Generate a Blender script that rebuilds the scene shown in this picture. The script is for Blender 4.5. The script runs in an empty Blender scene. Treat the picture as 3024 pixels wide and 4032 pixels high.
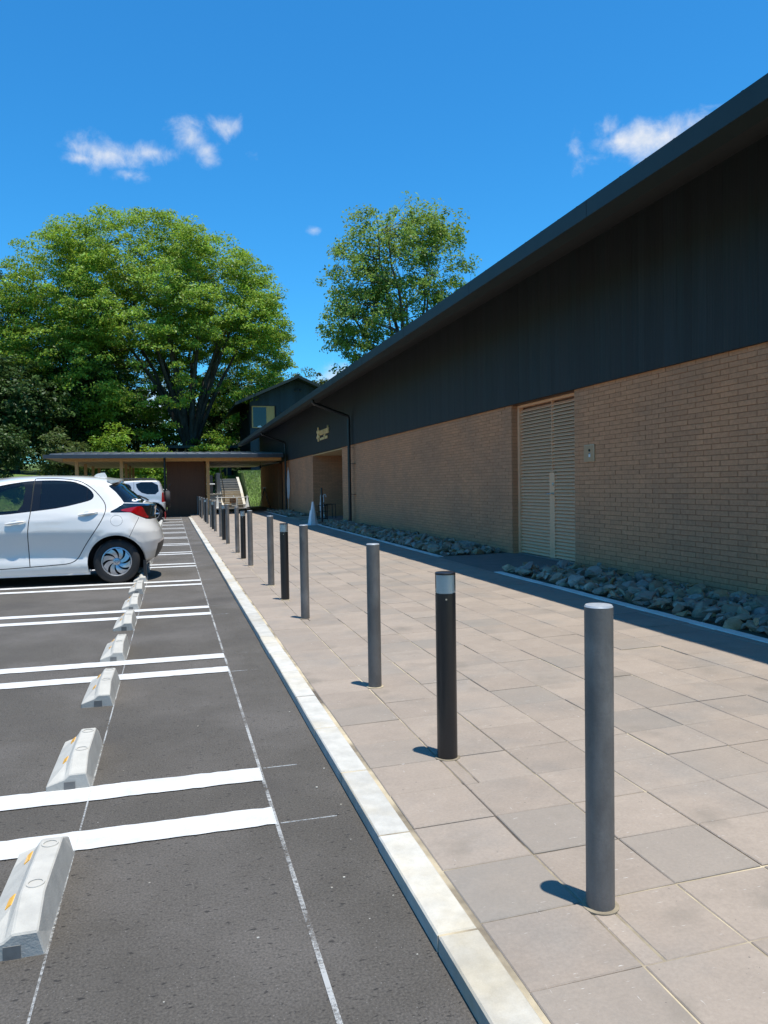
import bpy, bmesh, math, random, bisect
import numpy as np
from mathutils import Vector, Matrix, geometry
PI = math.pi
random.seed(7); RNG = np.random.default_rng(11)
SC = bpy.context.scene
COL = SC.collection

# ------------------------------------------------------------------ camera
CAM_Z = 1.25
F_PX, CX, CY = 3000., 1512., 2016.
YAW = math.atan((1512 - 680) / F_PX); ROLL = math.radians(.9); PITCH = math.atan(102 / F_PX)
FW = Vector((math.sin(YAW) * math.cos(PITCH), math.cos(YAW) * math.cos(PITCH), -math.sin(PITCH)))
R0 = Vector((math.cos(YAW), -math.sin(YAW), 0)); U0 = R0.cross(FW)
CR = R0 * math.cos(ROLL) - U0 * math.sin(ROLL); CU = U0 * math.cos(ROLL) + R0 * math.sin(ROLL)
cd = bpy.data.cameras.new('camera'); cam = bpy.data.objects.new('camera', cd); COL.objects.link(cam)
cd.sensor_fit = 'VERTICAL'; cd.sensor_height = 36; cd.sensor_width = 27; cd.lens = 36 * F_PX / 4032
cd.clip_start = .05; cd.clip_end = 4000
m = Matrix((CR, CU, -FW)).transposed().to_4x4(); m.translation = (0, 0, CAM_Z); cam.matrix_world = m
SC.camera = cam

# ------------------------------------------------------------------ sun, sky, exposure
SUN = Vector((.092, -.152, 1)).normalized()
SUN_EL = math.asin(SUN.z); SUN_AZ = math.atan2(SUN.x, SUN.y)
sd = bpy.data.lights.new('sun', 'SUN'); sd.energy = 5.0; sd.angle = math.radians(.53); sd.color = (1, .955, .87)
so = bpy.data.objects.new('sun', sd); COL.objects.link(so)
so.rotation_mode = 'QUATERNION'; so.rotation_quaternion = (-SUN).to_track_quat('-Z', 'Y'); so.location = SUN * 60
SC.view_settings.view_transform = 'Standard'; SC.view_settings.look = 'None'
SC.view_settings.exposure = 0.36; SC.view_settings.gamma = 1; SC.view_settings.use_curve_mapping = False

W = bpy.data.worlds.new('World'); SC.world = W; W.use_nodes = True
def world():
    nt = W.node_tree; N = nt.nodes; L = nt.links; N.clear()
    out = N.new('ShaderNodeOutputWorld')
    sky = N.new('ShaderNodeTexSky'); sky.sky_type = 'NISHITA'; sky.sun_disc = False
    sky.sun_elevation = SUN_EL; sky.sun_rotation = SUN_AZ; sky.altitude = 600; sky.air_density = 1.0; sky.dust_density = .55; sky.ozone_density = 2.6
    hs = N.new('ShaderNodeHueSaturation'); hs.inputs['Saturation'].default_value = 1.22; hs.inputs['Value'].default_value = 1.0
    hs.inputs['Hue'].default_value = .492
    L.new(sky.outputs[0], hs.inputs['Color'])
    bg = N.new('ShaderNodeBackground'); bg.inputs[1].default_value = .125; tint = N.new('ShaderNodeMix'); tint.data_type = 'RGBA'; tint.blend_type = 'MULTIPLY'; tint.inputs[0].default_value = 1; tint.inputs[7].default_value = (.40, 1.03, 1.30, 1)
    L.new(hs.outputs[0], tint.inputs[6]); L.new(tint.outputs[2], bg.inputs[0])
    tc = N.new('ShaderNodeTexCoord')
    def mth(op, a, b=None, c=None):
        n = N.new('ShaderNodeMath'); n.operation = op
        for i, v in enumerate((a, b, c)):
            if v is None: continue
            if isinstance(v, (int, float)): n.inputs[i].default_value = v
            else: L.new(v, n.inputs[i])
        return n.outputs[0]
    lobes = [(420, 608, 190, 75, 1.), (330, 625, 120, 38, .9), (610, 598, 130, 52, .72), (755, 535, 120, 95, 1.0), (810, 590, 70, 70, .95), (890, 490, 130, 70, .8),
             (505, 690, 100, 40, .75), (985, 622, 80, 34, .3), (2600, 545, 300, 95, 1.1), (2440, 560, 130, 80, 1.0), (2390, 510, 80, 75, .8), (2265, 600, 50, 90, .5),
             (1236, 906, 44, 26, .6), (1160, 981, 44, 30, .45), (520, 1600, 420, 170, 1.), (1345, 1520, 190, 130, 1.)]
    tot = None
    for (px, py, a, b, s) in lobes:
        c = (FW + CR * ((px - CX) / F_PX) - CU * ((py - CY) / F_PX)); ln = c.length; c = c / ln
        r = c.cross(Vector((0, 0, 1))).normalized(); u = r.cross(c)
        sub = N.new('ShaderNodeVectorMath'); sub.operation = 'SUBTRACT'; L.new(tc.outputs['Generated'], sub.inputs[0]); sub.inputs[1].default_value = c
        comb = N.new('ShaderNodeCombineXYZ')
        for i, (vec, w) in enumerate(((r, a), (u, b), (c, .5 * F_PX))):
            dn = N.new('ShaderNodeVectorMath'); dn.operation = 'DOT_PRODUCT'; L.new(sub.outputs[0], dn.inputs[0]); dn.inputs[1].default_value = vec * (F_PX / w)
            L.new(dn.outputs['Value'], comb.inputs[i])
        le = N.new('ShaderNodeVectorMath'); le.operation = 'LENGTH'; L.new(comb.outputs[0], le.inputs[0])
        v = mth('MULTIPLY', mth('SUBTRACT', 1.0, le.outputs['Value']), s)
        tot = v if tot is None else mth('MAXIMUM', tot, v)
    tot = mth('MAXIMUM', tot, -.35)
    nz = N.new('ShaderNodeTexNoise'); nz.inputs['Scale'].default_value = 26; nz.inputs['Detail'].default_value = 12; nz.inputs['Roughness'].default_value = .62; nz.inputs['Distortion'].default_value = .25
    L.new(tc.outputs['Generated'], nz.inputs['Vector'])
    d = mth('ADD', tot, mth('MULTIPLY', mth('SUBTRACT', nz.outputs[0], .55), 1.9))
    mr = N.new('ShaderNodeMapRange'); mr.interpolation_type = 'SMOOTHSTEP'; mr.inputs[1].default_value = .05; mr.inputs[2].default_value = 1.15; L.new(d, mr.inputs[0])
    n2 = N.new('ShaderNodeTexNoise'); n2.inputs['Scale'].default_value = 60; n2.inputs['Detail'].default_value = 6; L.new(tc.outputs['Generated'], n2.inputs['Vector'])
    cr = N.new('ShaderNodeValToRGB'); cr.color_ramp.elements[0].position = .3; cr.color_ramp.elements[0].color = (.72, .80, .92, 1); cr.color_ramp.elements[1].position = .6; cr.color_ramp.elements[1].color = (.95, .96, .98, 1)
    L.new(n2.outputs[0], cr.inputs[0])
    bc = N.new('ShaderNodeBackground'); L.new(cr.outputs[0], bc.inputs[0]); bc.inputs[1].default_value = .76
    mx = N.new('ShaderNodeMixShader'); L.new(mth('MULTIPLY', mr.outputs[0], .93), mx.inputs[0]); L.new(bg.outputs[0], mx.inputs[1]); L.new(bc.outputs[0], mx.inputs[2])
    L.new(mx.outputs[0], out.inputs[0])
world()

# ------------------------------------------------------------------ helpers
def tag(o, label=None, cat=None, group=None, kind=None):
    if label: o['label'] = label
    if cat: o['category'] = cat
    if group: o['group'] = group
    if kind: o['kind'] = kind
    return o
def empty(name, loc=(0, 0, 0), rz=0, parent=None):
    o = bpy.data.objects.new(name, None); o.empty_display_size = .1; COL.objects.link(o)
    o.location = loc; o.rotation_euler = (0, 0, rz); o.parent = parent
    return o
def link(name, me, parent=None, mat4=None):
    o = bpy.data.objects.new(name, me); COL.objects.link(o); o.parent = parent
    if mat4 is not None: o.matrix_local = mat4
    return o
class MB:
    def __init__(s): s.v = []; s.f = []; s.m = []
    def add(s, vs, fs, mi=0, mat=None):
        b = len(s.v)
        s.v += [tuple(mat @ Vector(p)) for p in vs] if mat is not None else [tuple(p) for p in vs]
        for f in fs: s.f.append(tuple(b + i for i in f)); s.m.append(mi)
        return s
    def box(s, x0, x1, y0, y1, z0, z1, mi=0, mat=None):
        vs = [(x0, y0, z0), (x1, y0, z0), (x1, y1, z0), (x0, y1, z0), (x0, y0, z1), (x1, y0, z1), (x1, y1, z1), (x0, y1, z1)]
        return s.add(vs, [(0, 3, 2, 1), (4, 5, 6, 7), (0, 1, 5, 4), (1, 2, 6, 5), (2, 3, 7, 6), (3, 0, 4, 7)], mi, mat)
    def cbox(s, x0, x1, y0, y1, z0, z1, c, mi=0, mat=None):   # box with a chamfered top
        vs = [(x0, y0, z0), (x1, y0, z0), (x1, y1, z0), (x0, y1, z0), (x0, y0, z1 - c), (x1, y0, z1 - c), (x1, y1, z1 - c), (x0, y1, z1 - c),
              (x0 + c, y0 + c, z1), (x1 - c, y0 + c, z1), (x1 - c, y1 - c, z1), (x0 + c, y1 - c, z1)]
        return s.add(vs, [(0, 1, 5, 4), (1, 2, 6, 5), (2, 3, 7, 6), (3, 0, 4, 7), (4, 5, 9, 8), (5, 6, 10, 9), (6, 7, 11, 10), (7, 4, 8, 11), (8, 9, 10, 11)], mi, mat)
    def lathe(s, prof, n=24, mi=0, mat=None, cap0=True, cap1=True):
        vs = []; fs = []
        for r, z in prof:
            for i in range(n): a = 2 * PI * i / n; vs.append((r * math.cos(a), r * math.sin(a), z))
        for k in range(len(prof) - 1):
            for i in range(n): j = (i + 1) % n; fs.append((k * n + i, k * n + j, (k + 1) * n + j, (k + 1) * n + i))
        if cap0: fs.append(tuple(reversed(range(n))))
        if cap1: fs.append(tuple(range((len(prof) - 1) * n, len(prof) * n)))
        return s.add(vs, fs, mi, mat)
    def tube(s, pts, rad, n=8, mi=0, cap=True):
        pts = [Vector(p) for p in pts]; rr = rad if isinstance(rad, (list, tuple)) else [rad] * len(pts)
        vs = []; fs = []; prev = None
        for i, p in enumerate(pts):
            t = (pts[min(i + 1, len(pts) - 1)] - pts[max(i - 1, 0)]).normalized()
            if prev is None:
                a = Vector((0, 0, 1)) if abs(t.z) < .9 else Vector((1, 0, 0)); u = t.cross(a).normalized()
            else:
                u = (prev - t * prev.dot(t)); u = u.normalized() if u.length > 1e-6 else t.orthogonal().normalized()
            prev = u; w = t.cross(u)
            for k in range(n): a = 2 * PI * k / n; vs.append(p + (u * math.cos(a) + w * math.sin(a)) * rr[i])
        for i in range(len(pts) - 1):
            for k in range(n): j = (k + 1) % n; fs.append((i * n + k, i * n + j, (i + 1) * n + j, (i + 1) * n + k))
        if cap: fs.append(tuple(reversed(range(n)))); fs.append(tuple(range((len(pts) - 1) * n, len(pts) * n)))
        return s.add(vs, fs, mi)
    def prism(s, poly, h0, h1, axis='z', mi=0):       # polygon extruded along an axis
        n = len(poly)
        def p3(p, h): return {'z': (p[0], p[1], h), 'x': (h, p[0], p[1]), 'y': (p[0], h, p[1])}[axis]
        vs = [p3(p, h0) for p in poly] + [p3(p, h1) for p in poly]
        fs = [tuple(reversed(range(n))), tuple(range(n, 2 * n))] + [(i, (i + 1) % n, n + (i + 1) % n, n + i) for i in range(n)]
        return s.add(vs, fs, mi)
    def mesh(s, name, mats, smooth=False):
        me = bpy.data.meshes.new(name); me.from_pydata(s.v, [], s.f)
        for m_ in (mats if isinstance(mats, (list, tuple)) else [mats]): me.materials.append(m_)
        if any(s.m): me.polygons.foreach_set('material_index', s.m)
        bm = bmesh.new(); bm.from_mesh(me); bmesh.ops.recalc_face_normals(bm, faces=bm.faces); bm.to_mesh(me); bm.free()
        if smooth:
            me.polygons.foreach_set('use_smooth', [True] * len(me.polygons))
            try: me.set_sharp_from_angle(angle=math.radians(38))
            except Exception: pass
        me.update(); return me
    def build(s, name, mats, parent=None, smooth=False): return link(name, s.mesh(name, mats, smooth), parent)
def copy_tree(o, parent=None):
    c = o.copy(); COL.objects.link(c); c.parent = parent
    if parent is not None: c.matrix_parent_inverse = o.matrix_parent_inverse
    for ch in list(o.children): copy_tree(ch, c)
    return c
def raw_mesh(name, verts, faces, mats, smooth=False):
    """numpy verts (n,3) and faces (m,k) -> mesh, quickly"""
    me = bpy.data.meshes.new(name); nv, (nf, k) = len(verts), faces.shape
    me.vertices.add(nv); me.vertices.foreach_set('co', np.asarray(verts, np.float32).ravel())
    me.loops.add(nf * k); me.loops.foreach_set('vertex_index', faces.astype(np.int32).ravel())
    me.polygons.add(nf); me.polygons.foreach_set('loop_start', np.arange(0, nf * k, k, dtype=np.int32))
    if smooth: me.polygons.foreach_set('use_smooth', np.ones(nf, bool))
    for m_ in (mats if isinstance(mats, (list, tuple)) else [mats]): me.materials.append(m_)
    me.update(calc_edges=True); me.validate(); return me

# ------------------------------------------------------------------ materials
def new_mat(name):
    mt = bpy.data.materials.new(name); mt.use_nodes = True
    nt = mt.node_tree; return mt, nt, nt.nodes, nt.links, nt.nodes['Principled BSDF']
def M(name, col, rough=.6, var=.12, scale=6., detail=6, rnd=0., bump=0., bscale=60., metal=0., spec=.5, coat=0., stretch=None, alt=None, altscale=3., altw=(.45, .6), hue=0., speck=0., spscale=200.):
    mt, nt, N, L, B = new_mat(name)
    geo = N.new('ShaderNodeNewGeometry')
    pos = geo.outputs['Position']
    if stretch:
        mp = N.new('ShaderNodeMapping'); mp.inputs['Scale'].default_value = stretch; L.new(pos, mp.inputs[0]); vec = mp.outputs[0]
    else: vec = pos
    def noise(sc, det=detail, v=None, ro=.6):
        n = N.new('ShaderNodeTexNoise'); n.inputs['Scale'].default_value = sc; n.inputs['Detail'].default_value = det; n.inputs['Roughness'].default_value = ro
        L.new(v if v is not None else vec, n.inputs['Vector']); return n.outputs[0]
    def mr(v, a, b, c, d):
        n = N.new('ShaderNodeMapRange'); n.inputs[1].default_value = a; n.inputs[2].default_value = b; n.inputs[3].default_value = c; n.inputs[4].default_value = d
        L.new(v, n.inputs[0]); return n.outputs[0]
    def mth(op, a, b):
        n = N.new('ShaderNodeMath'); n.operation = op
        for i, v in enumerate((a, b)):
            if isinstance(v, (int, float)): n.inputs[i].default_value = v
            else: L.new(v, n.inputs[i])
        return n.outputs[0]
    rgb = N.new('ShaderNodeRGB'); rgb.outputs[0].default_value = (*col, 1); c = rgb.outputs[0]
    oi = N.new('ShaderNodeObjectInfo'); r = mth('FRACT', mth('ADD', oi.outputs['Random'], geo.outputs['Random Per Island']), 0)
    if alt:
        mx = N.new('ShaderNodeMix'); mx.data_type = 'RGBA'; mx.inputs[7].default_value = (*alt, 1); L.new(c, mx.inputs[6])
        L.new(mr(noise(altscale, 5), altw[0], altw[1], 0, 1), mx.inputs[0]); c = mx.outputs[2]
    val = mr(noise(scale), .3, .7, 1 - var, 1 + var)
    if rnd: val = mth('MULTIPLY', val, mr(r, 0, 1, 1 - rnd, 1 + rnd))
    if speck:
        val = mth('MULTIPLY', val, mr(noise(spscale, 3, pos, .7), .3, .7, 1 - speck, 1 + speck))
    hs = N.new('ShaderNodeHueSaturation'); L.new(c, hs.inputs['Color']); L.new(val, hs.inputs['Value'])
    if hue:
        L.new(mr(mth('FRACT', mth('MULTIPLY', r, 7.31), 0), 0, 1, .5 - hue, .5 + hue), hs.inputs['Hue'])
        L.new(mr(mth('FRACT', mth('MULTIPLY', r, 3.77), 0), 0, 1, .55, 1.3), hs.inputs['Saturation'])
    L.new(hs.outputs[0], B.inputs['Base Color'])
    B.inputs['Roughness'].default_value = rough; B.inputs['Metallic'].default_value = metal; B.inputs['Specular IOR Level'].default_value = spec
    if coat: B.inputs['Coat Weight'].default_value = coat; B.inputs['Coat Roughness'].default_value = .03
    if bump:
        bp = N.new('ShaderNodeBump'); bp.inputs['Strength'].default_value = bump; bp.inputs['Distance'].default_value = .01
        L.new(noise(bscale, 4, pos, .65), bp.inputs['Height']); L.new(bp.outputs[0], B.inputs['Normal'])
    return mt
MT = {}
MT['asphalt'] = M('asphalt', (.091, .081, .069), .86, .13, 1.4, 8, speck=.42, spscale=140, bump=1.0, bscale=120, alt=(.108, .097, .086), altscale=.7, spec=.35)
def asphalt_wear(mt):
    nt = mt.node_tree; N = nt.nodes; L = nt.links; B = N['Principled BSDF']; geo = N.new('ShaderNodeNewGeometry'); o = B.inputs['Base Color'].links[0].from_socket
    for vs, sc_, lo, hi, col, amt, det in (((1, 2.2, 1), 34, .64, .69, (.022, .020, .019, 1), .8, 2), ((1, 1, 1), 150, .70, .74, (.30, .29, .27, 1), .8, 2), ((1, 1, 1), .9, .56, .75, (.060, .054, .050, 1), .65, 6), ((1, .25, 1), 2.3, .60, .78, (.125, .115, .10, 1), .55, 5)):
        mp = N.new('ShaderNodeMapping'); mp.inputs['Scale'].default_value = vs; L.new(geo.outputs['Position'], mp.inputs[0])
        n = N.new('ShaderNodeTexNoise'); n.inputs['Scale'].default_value = sc_; n.inputs['Detail'].default_value = det; L.new(mp.outputs[0], n.inputs['Vector'])
        r = N.new('ShaderNodeMapRange'); r.inputs[1].default_value = lo; r.inputs[2].default_value = hi; r.inputs[4].default_value = amt; L.new(n.outputs[0], r.inputs[0])
        x = N.new('ShaderNodeMix'); x.data_type = 'RGBA'; x.inputs[7].default_value = col; L.new(o, x.inputs[6]); L.new(r.outputs[0], x.inputs[0]); o = x.outputs[2]
    L.new(o, B.inputs['Base Color'])
asphalt_wear(MT['asphalt'])
MT['bed_sand'] = M('joint_sand', (.46, .385, .26), .9, .2, 9, bump=.4, bscale=300, alt=(.10, .08, .06), altscale=1.3, altw=(.47, .6))
def paver_mat():
    mt = M('concrete_paver', (.282, .230, .184), .70, .07, 7, 8, rnd=.075, bump=.22, bscale=220, alt=(.225, .198, .170), altscale=1.7, altw=(.5, .75), speck=.09, spscale=90, spec=.45)
    nt = mt.node_tree; N = nt.nodes; L = nt.links; B = N['Principled BSDF']; src = B.inputs['Base Color'].links[0].from_socket
    geo = N.new('ShaderNodeNewGeometry'); oi = N.new('ShaderNodeObjectInfo')
    ad = N.new('ShaderNodeMath'); ad.operation = 'ADD'; L.new(oi.outputs['Random'], ad.inputs[0]); L.new(geo.outputs['Random Per Island'], ad.inputs[1])
    m7 = N.new('ShaderNodeMath'); m7.operation = 'MULTIPLY'; m7.inputs[1].default_value = 9.13; L.new(ad.outputs[0], m7.inputs[0])
    fr = N.new('ShaderNodeMath'); fr.operation = 'FRACT'; L.new(m7.outputs[0], fr.inputs[0])
    gr = N.new('ShaderNodeMapRange'); gr.inputs[1].default_value = .74; gr.inputs[2].default_value = 1.0; gr.inputs[4].default_value = .5; L.new(fr.outputs[0], gr.inputs[0])   # a quarter of the slabs are greyer
    c = N.new('ShaderNodeMix'); c.data_type = 'RGBA'; c.inputs[7].default_value = (.185, .172, .150, 1); L.new(src, c.inputs[6]); L.new(gr.outputs[0], c.inputs[0])
    def sc(vec_scale, scale, lo, hi, col, prev, rot=0, amt=.8):
        mp = N.new('ShaderNodeMapping'); mp.inputs['Scale'].default_value = vec_scale; mp.inputs['Rotation'].default_value = (0, 0, rot); L.new(geo.outputs['Position'], mp.inputs[0])
        n = N.new('ShaderNodeTexNoise'); n.inputs['Scale'].default_value = scale; n.inputs['Detail'].default_value = 3; L.new(mp.outputs[0], n.inputs['Vector'])
        r = N.new('ShaderNodeMapRange'); r.inputs[1].default_value = lo; r.inputs[2].default_value = hi; r.inputs[4].default_value = amt; L.new(n.outputs[0], r.inputs[0])
        x = N.new('ShaderNodeMix'); x.data_type = 'RGBA'; x.inputs[7].default_value = col; L.new(prev, x.inputs[6]); L.new(r.outputs[0], x.inputs[0]); return x.outputs[2]
    o = sc((1, 9, 1), 22, .71, .76, (.55, .52, .48, 1), c.outputs[2], .5)      # pale scratches
    o = sc((9, 1, 1), 16, .72, .77, (.52, .49, .45, 1), o, .2)
    o = sc((1, 1, 1), 55, .735, .76, (.08, .07, .065, 1), o, 0, .9)               # pits
    o = sc((1, 1, 1), 3.1, .62, .74, (.175, .15, .12, 1), o, 0, .6)           # damp stains
    L.new(o, B.inputs['Base Color']); return mt
MT['paver'] = paver_mat()
MT['kerb'] = M('kerb_concrete', (.445, .428, .385), .8, .14, 14, 8, rnd=.12, alt=(.42, .372, .285), altscale=1.9, altw=(.46, .66), bump=.2, bscale=150, speck=.05)
MT['kerb_blue'] = M('border_concrete', (.70, .66, .60), .8, .14, 8, 6, rnd=.08, bump=.2)
MT['paint_white'] = M('road_paint', (.56, .56, .55), .7, .12, 9, 8, bump=.5, bscale=200, speck=.06, spscale=120)
MT['stop'] = M('wheel_stop_concrete', (.42, .40, .355), .8, .10, 14, 7, rnd=.05, bump=.2, bscale=140, alt=(.37, .355, .32), altscale=9, altw=(.5, .7))
MT['stop_dark'] = M('socket_steel', (.15, .148, .14), .6, .15, 30)
MT['plug'] = M('socket_plug_concrete', (.30, .29, .265), .8, .15, 30)
MT['reflector'] = M('yellow_reflector', (.85, .42, .02), .25, .05, 30, coat=.6)
MT['bollard'] = M('grey_bollard_paint', (.130, .120, .108), .55, .30, 7, 8, rnd=.05, alt=(.185, .172, .155), altscale=9, altw=(.52, .72), bump=.12, bscale=120, stretch=(1, 1, .5), speck=.08, spscale=240)
MT['bollard_cap'] = M('bollard_cap_steel', (.42, .44, .45), .4, .12, 60, metal=.3)
MT['black_metal'] = M('black_metal', (.012, .012, .013), .32, .1, 20, spec=.5)
MT['pipe'] = M('black_downpipe', (.014, .015, .016), .35, .1, 20)
MT['brick'] = M('tan_brick', (.59, .270, .130), .85, .12, 26, 6, rnd=.075, bump=.35, bscale=160, speck=.08, spscale=130, alt=(.49, .238, .122), altscale=.8, altw=(.42, .62))
MT['mortar'] = M('brown_mortar', (.34, .155, .075), .95, .15, 40, bump=.3)
MT['board'] = M('charred_board', (.0115, .0175, .0172), .66, .34, 3., 7, rnd=.20, stretch=(22, 22, .55), bump=.2, bscale=70, alt=(.019, .0185, .0175), altscale=2, altw=(.48, .7), hue=.03)
MT['joint_black'] = M('black_joint', (.006, .006, .007), .8, .05)
MT['dark_metal'] = M('dark_green_metal', (.022, .033, .031), .55, .1, 4, metal=.15)
MT['fascia'] = M('grey_metal_fascia', (.060, .064, .072), .38, .08, 4, metal=.2)
MT['roof_metal'] = M('roof_sheet_metal', (.20, .21, .23), .35, .1, 3, metal=.4)
MT['soffit_dark'] = M('dark_soffit_board', (.045, .045, .043), .7, .25, 3, stretch=(.6, 14, 14))
MT['louvre'] = M('beige_louvre_metal', (.86, .47, .26), .45, .06, 10)
MT['panel'] = M('tan_panel_paint', (.50, .29, .15), .45, .05, 10)
MT['steel'] = M('brushed_steel', (.55, .54, .52), .3, .08, 40, metal=.9)
MT['wood'] = M('pale_timber', (.56, .32, .12), .55, .14, 5, 6, stretch=(9, 9, .7), rnd=.08, spec=.4)
MT['wood_brown'] = M('brown_timber_panel', (.12, .046, .016), .6, .16, 4, 6, stretch=(9, 9, .5), rnd=.1)
MT['soffit_wood'] = M('timber_soffit', (.62, .43, .22), .6, .12, 4, stretch=(9, .6, 9))
MT['white_plastic'] = M('white_plastic', (.75, .75, .74), .4, .04, 10)
MT['concrete'] = M('pale_concrete', (.50, .46, .39), .85, .10, 6, 6, bump=.2)
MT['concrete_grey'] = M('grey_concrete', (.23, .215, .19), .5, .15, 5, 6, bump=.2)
MT['grass'] = M('grass_ground', (.10, .17, .03), .9, .35, 3.5, 8, bump=.6, bscale=30, alt=(.15, .19, .05), altscale=.5)
MT['blade'] = M('grass_blade', (.13, .22, .035), .6, .2, 2, rnd=.3, hue=.02)
MT['soil'] = M('dark_soil', (.045, .05, .03), .95, .3, 2, bump=.6)
MT['apron'] = M('dark_apron_asphalt', (.17, .155, .135), .85, .15, 5, 8, speck=.35, spscale=160, bump=.5, bscale=160)
MT['tyre'] = M('tyre_rubber', (.022, .021, .021), .78, .1, 30, bump=.1)
MT['rubber'] = M('black_trim', (.012, .012, .013), .5, .1, 30)
MT['rim'] = M('silver_wheel', (.52, .53, .55), .3, .04, 20, metal=.75)
MT['dark_in'] = M('dark_interior', (.012, .012, .013), .8, .2, 10)
MT['seat'] = M('seat_fabric', (.03, .03, .032), .9, .2, 60)
MT['paint'] = M('pearl_white_paint', (.71, .69, .65), .28, .01, 3, coat=1., spec=.5)
MT['paint_silver'] = M('silver_paint', (.58, .58, .57), .3, .01, 3, metal=.25, coat=.8)
MT['pillar_black'] = M('pillar_film', (.008, .008, .010), .16, .05, 30)
MT['glossy_black'] = M('gloss_black_panel', (.006, .006, .007), .06, .02, 3, coat=1.)
MT['red_lens'] = M('red_lamp_lens', (.30, .004, .006), .08, .15, 30, coat=1.)
MT['clear_chrome'] = M('chrome', (.8, .8, .82), .1, .02, 3, metal=1.)
MT['bark'] = M('tree_bark', (.052, .042, .033), .9, .35, 5, 7, bump=.9, bscale=18, stretch=(3, 3, .8), alt=(.085, .08, .07), altscale=.9)
def rock_mat(name, col, alt): return M(name, col, .8, .25, 14, 7, rnd=.22, bump=.7, bscale=45, alt=alt, altscale=7, altw=(.45, .65), hue=.01)
ROCKM = [rock_mat('blue_grey_rock', (.26, .225, .165), (.36, .30, .21)), rock_mat('brown_rock', (.37, .245, .14), (.28, .22, .15)),
         rock_mat('dark_grey_rock', (.20, .165, .12), (.30, .24, .155)), rock_mat('rusty_rock', (.33, .22, .135), (.28, .24, .18))]
def glass_mat(name, tint, transp, rough=.02):
    mt, nt, N, L, B = new_mat(name); N.remove(B); out = N['Material Output']
    tr = N.new('ShaderNodeBsdfTransparent'); tr.inputs[0].default_value = (*tint, 1)
    df = N.new('ShaderNodeBsdfDiffuse'); df.inputs[0].default_value = (.01, .012, .014, 1)
    m1 = N.new('ShaderNodeMixShader'); m1.inputs[0].default_value = transp; L.new(df.outputs[0], m1.inputs[1]); L.new(tr.outputs[0], m1.inputs[2])
    gl = N.new('ShaderNodeBsdfGlossy'); gl.inputs['Roughness'].default_value = rough; gl.inputs[0].default_value = (.95, .97, 1, 1)
    fr = N.new('ShaderNodeFresnel'); fr.inputs[0].default_value = 1.55
    mx = N.new('ShaderNodeMixShader'); L.new(fr.outputs[0], mx.inputs[0]); L.new(m1.outputs[0], mx.inputs[1]); L.new(gl.outputs[0], mx.inputs[2]); L.new(mx.outputs[0], out.inputs[0])
    return mt
MT['glass_dark'] = glass_mat('privacy_glass', (.10, .12, .14), .5)
MT['glass'] = glass_mat('window_glass', (.55, .62, .58), .9)
MT['lens'] = glass_mat('clear_lens', (.92, .95, .97), .97)
def white_diffuser():
    mt, nt, N, L, B = new_mat('frosted_diffuser'); B.inputs['Base Color'].default_value = (.90, .86, .79, 1); B.inputs['Roughness'].default_value = .35
    B.inputs['Subsurface Weight'].default_value = .0; return mt
MT['diffuser'] = white_diffuser()
def chalk():
    mt, nt, N, L, B = new_mat('worn_chalk_line'); out = N['Material Output']
    B.inputs['Base Color'].default_value = (.62, .63, .62, 1); B.inputs['Roughness'].default_value = .9
    geo = N.new('ShaderNodeNewGeometry'); nz = N.new('ShaderNodeTexNoise'); nz.inputs['Scale'].default_value = 90; nz.inputs['Detail'].default_value = 5; nz.inputs['Roughness'].default_value = .75
    L.new(geo.outputs['Position'], nz.inputs['Vector'])
    n2 = N.new('ShaderNodeTexNoise'); n2.inputs['Scale'].default_value = 3; L.new(geo.outputs['Position'], n2.inputs['Vector'])
    ad = N.new('ShaderNodeMath'); ad.operation = 'ADD'; L.new(nz.outputs[0], ad.inputs[0]); L.new(n2.outputs[0], ad.inputs[1])
    mr = N.new('ShaderNodeMapRange'); mr.inputs[1].default_value = .86; mr.inputs[2].default_value = 1.12; mr.inputs[4].default_value = .5; L.new(ad.outputs[0], mr.inputs[0])
    tr = N.new('ShaderNodeBsdfTransparent'); mx = N.new('ShaderNodeMixShader'); L.new(mr.outputs[0], mx.inputs[0]); L.new(tr.outputs[0], mx.inputs[1]); L.new(B.outputs[0], mx.inputs[2]); L.new(mx.outputs[0], out.inputs[0])
    return mt
MT['chalk'] = chalk()
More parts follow.
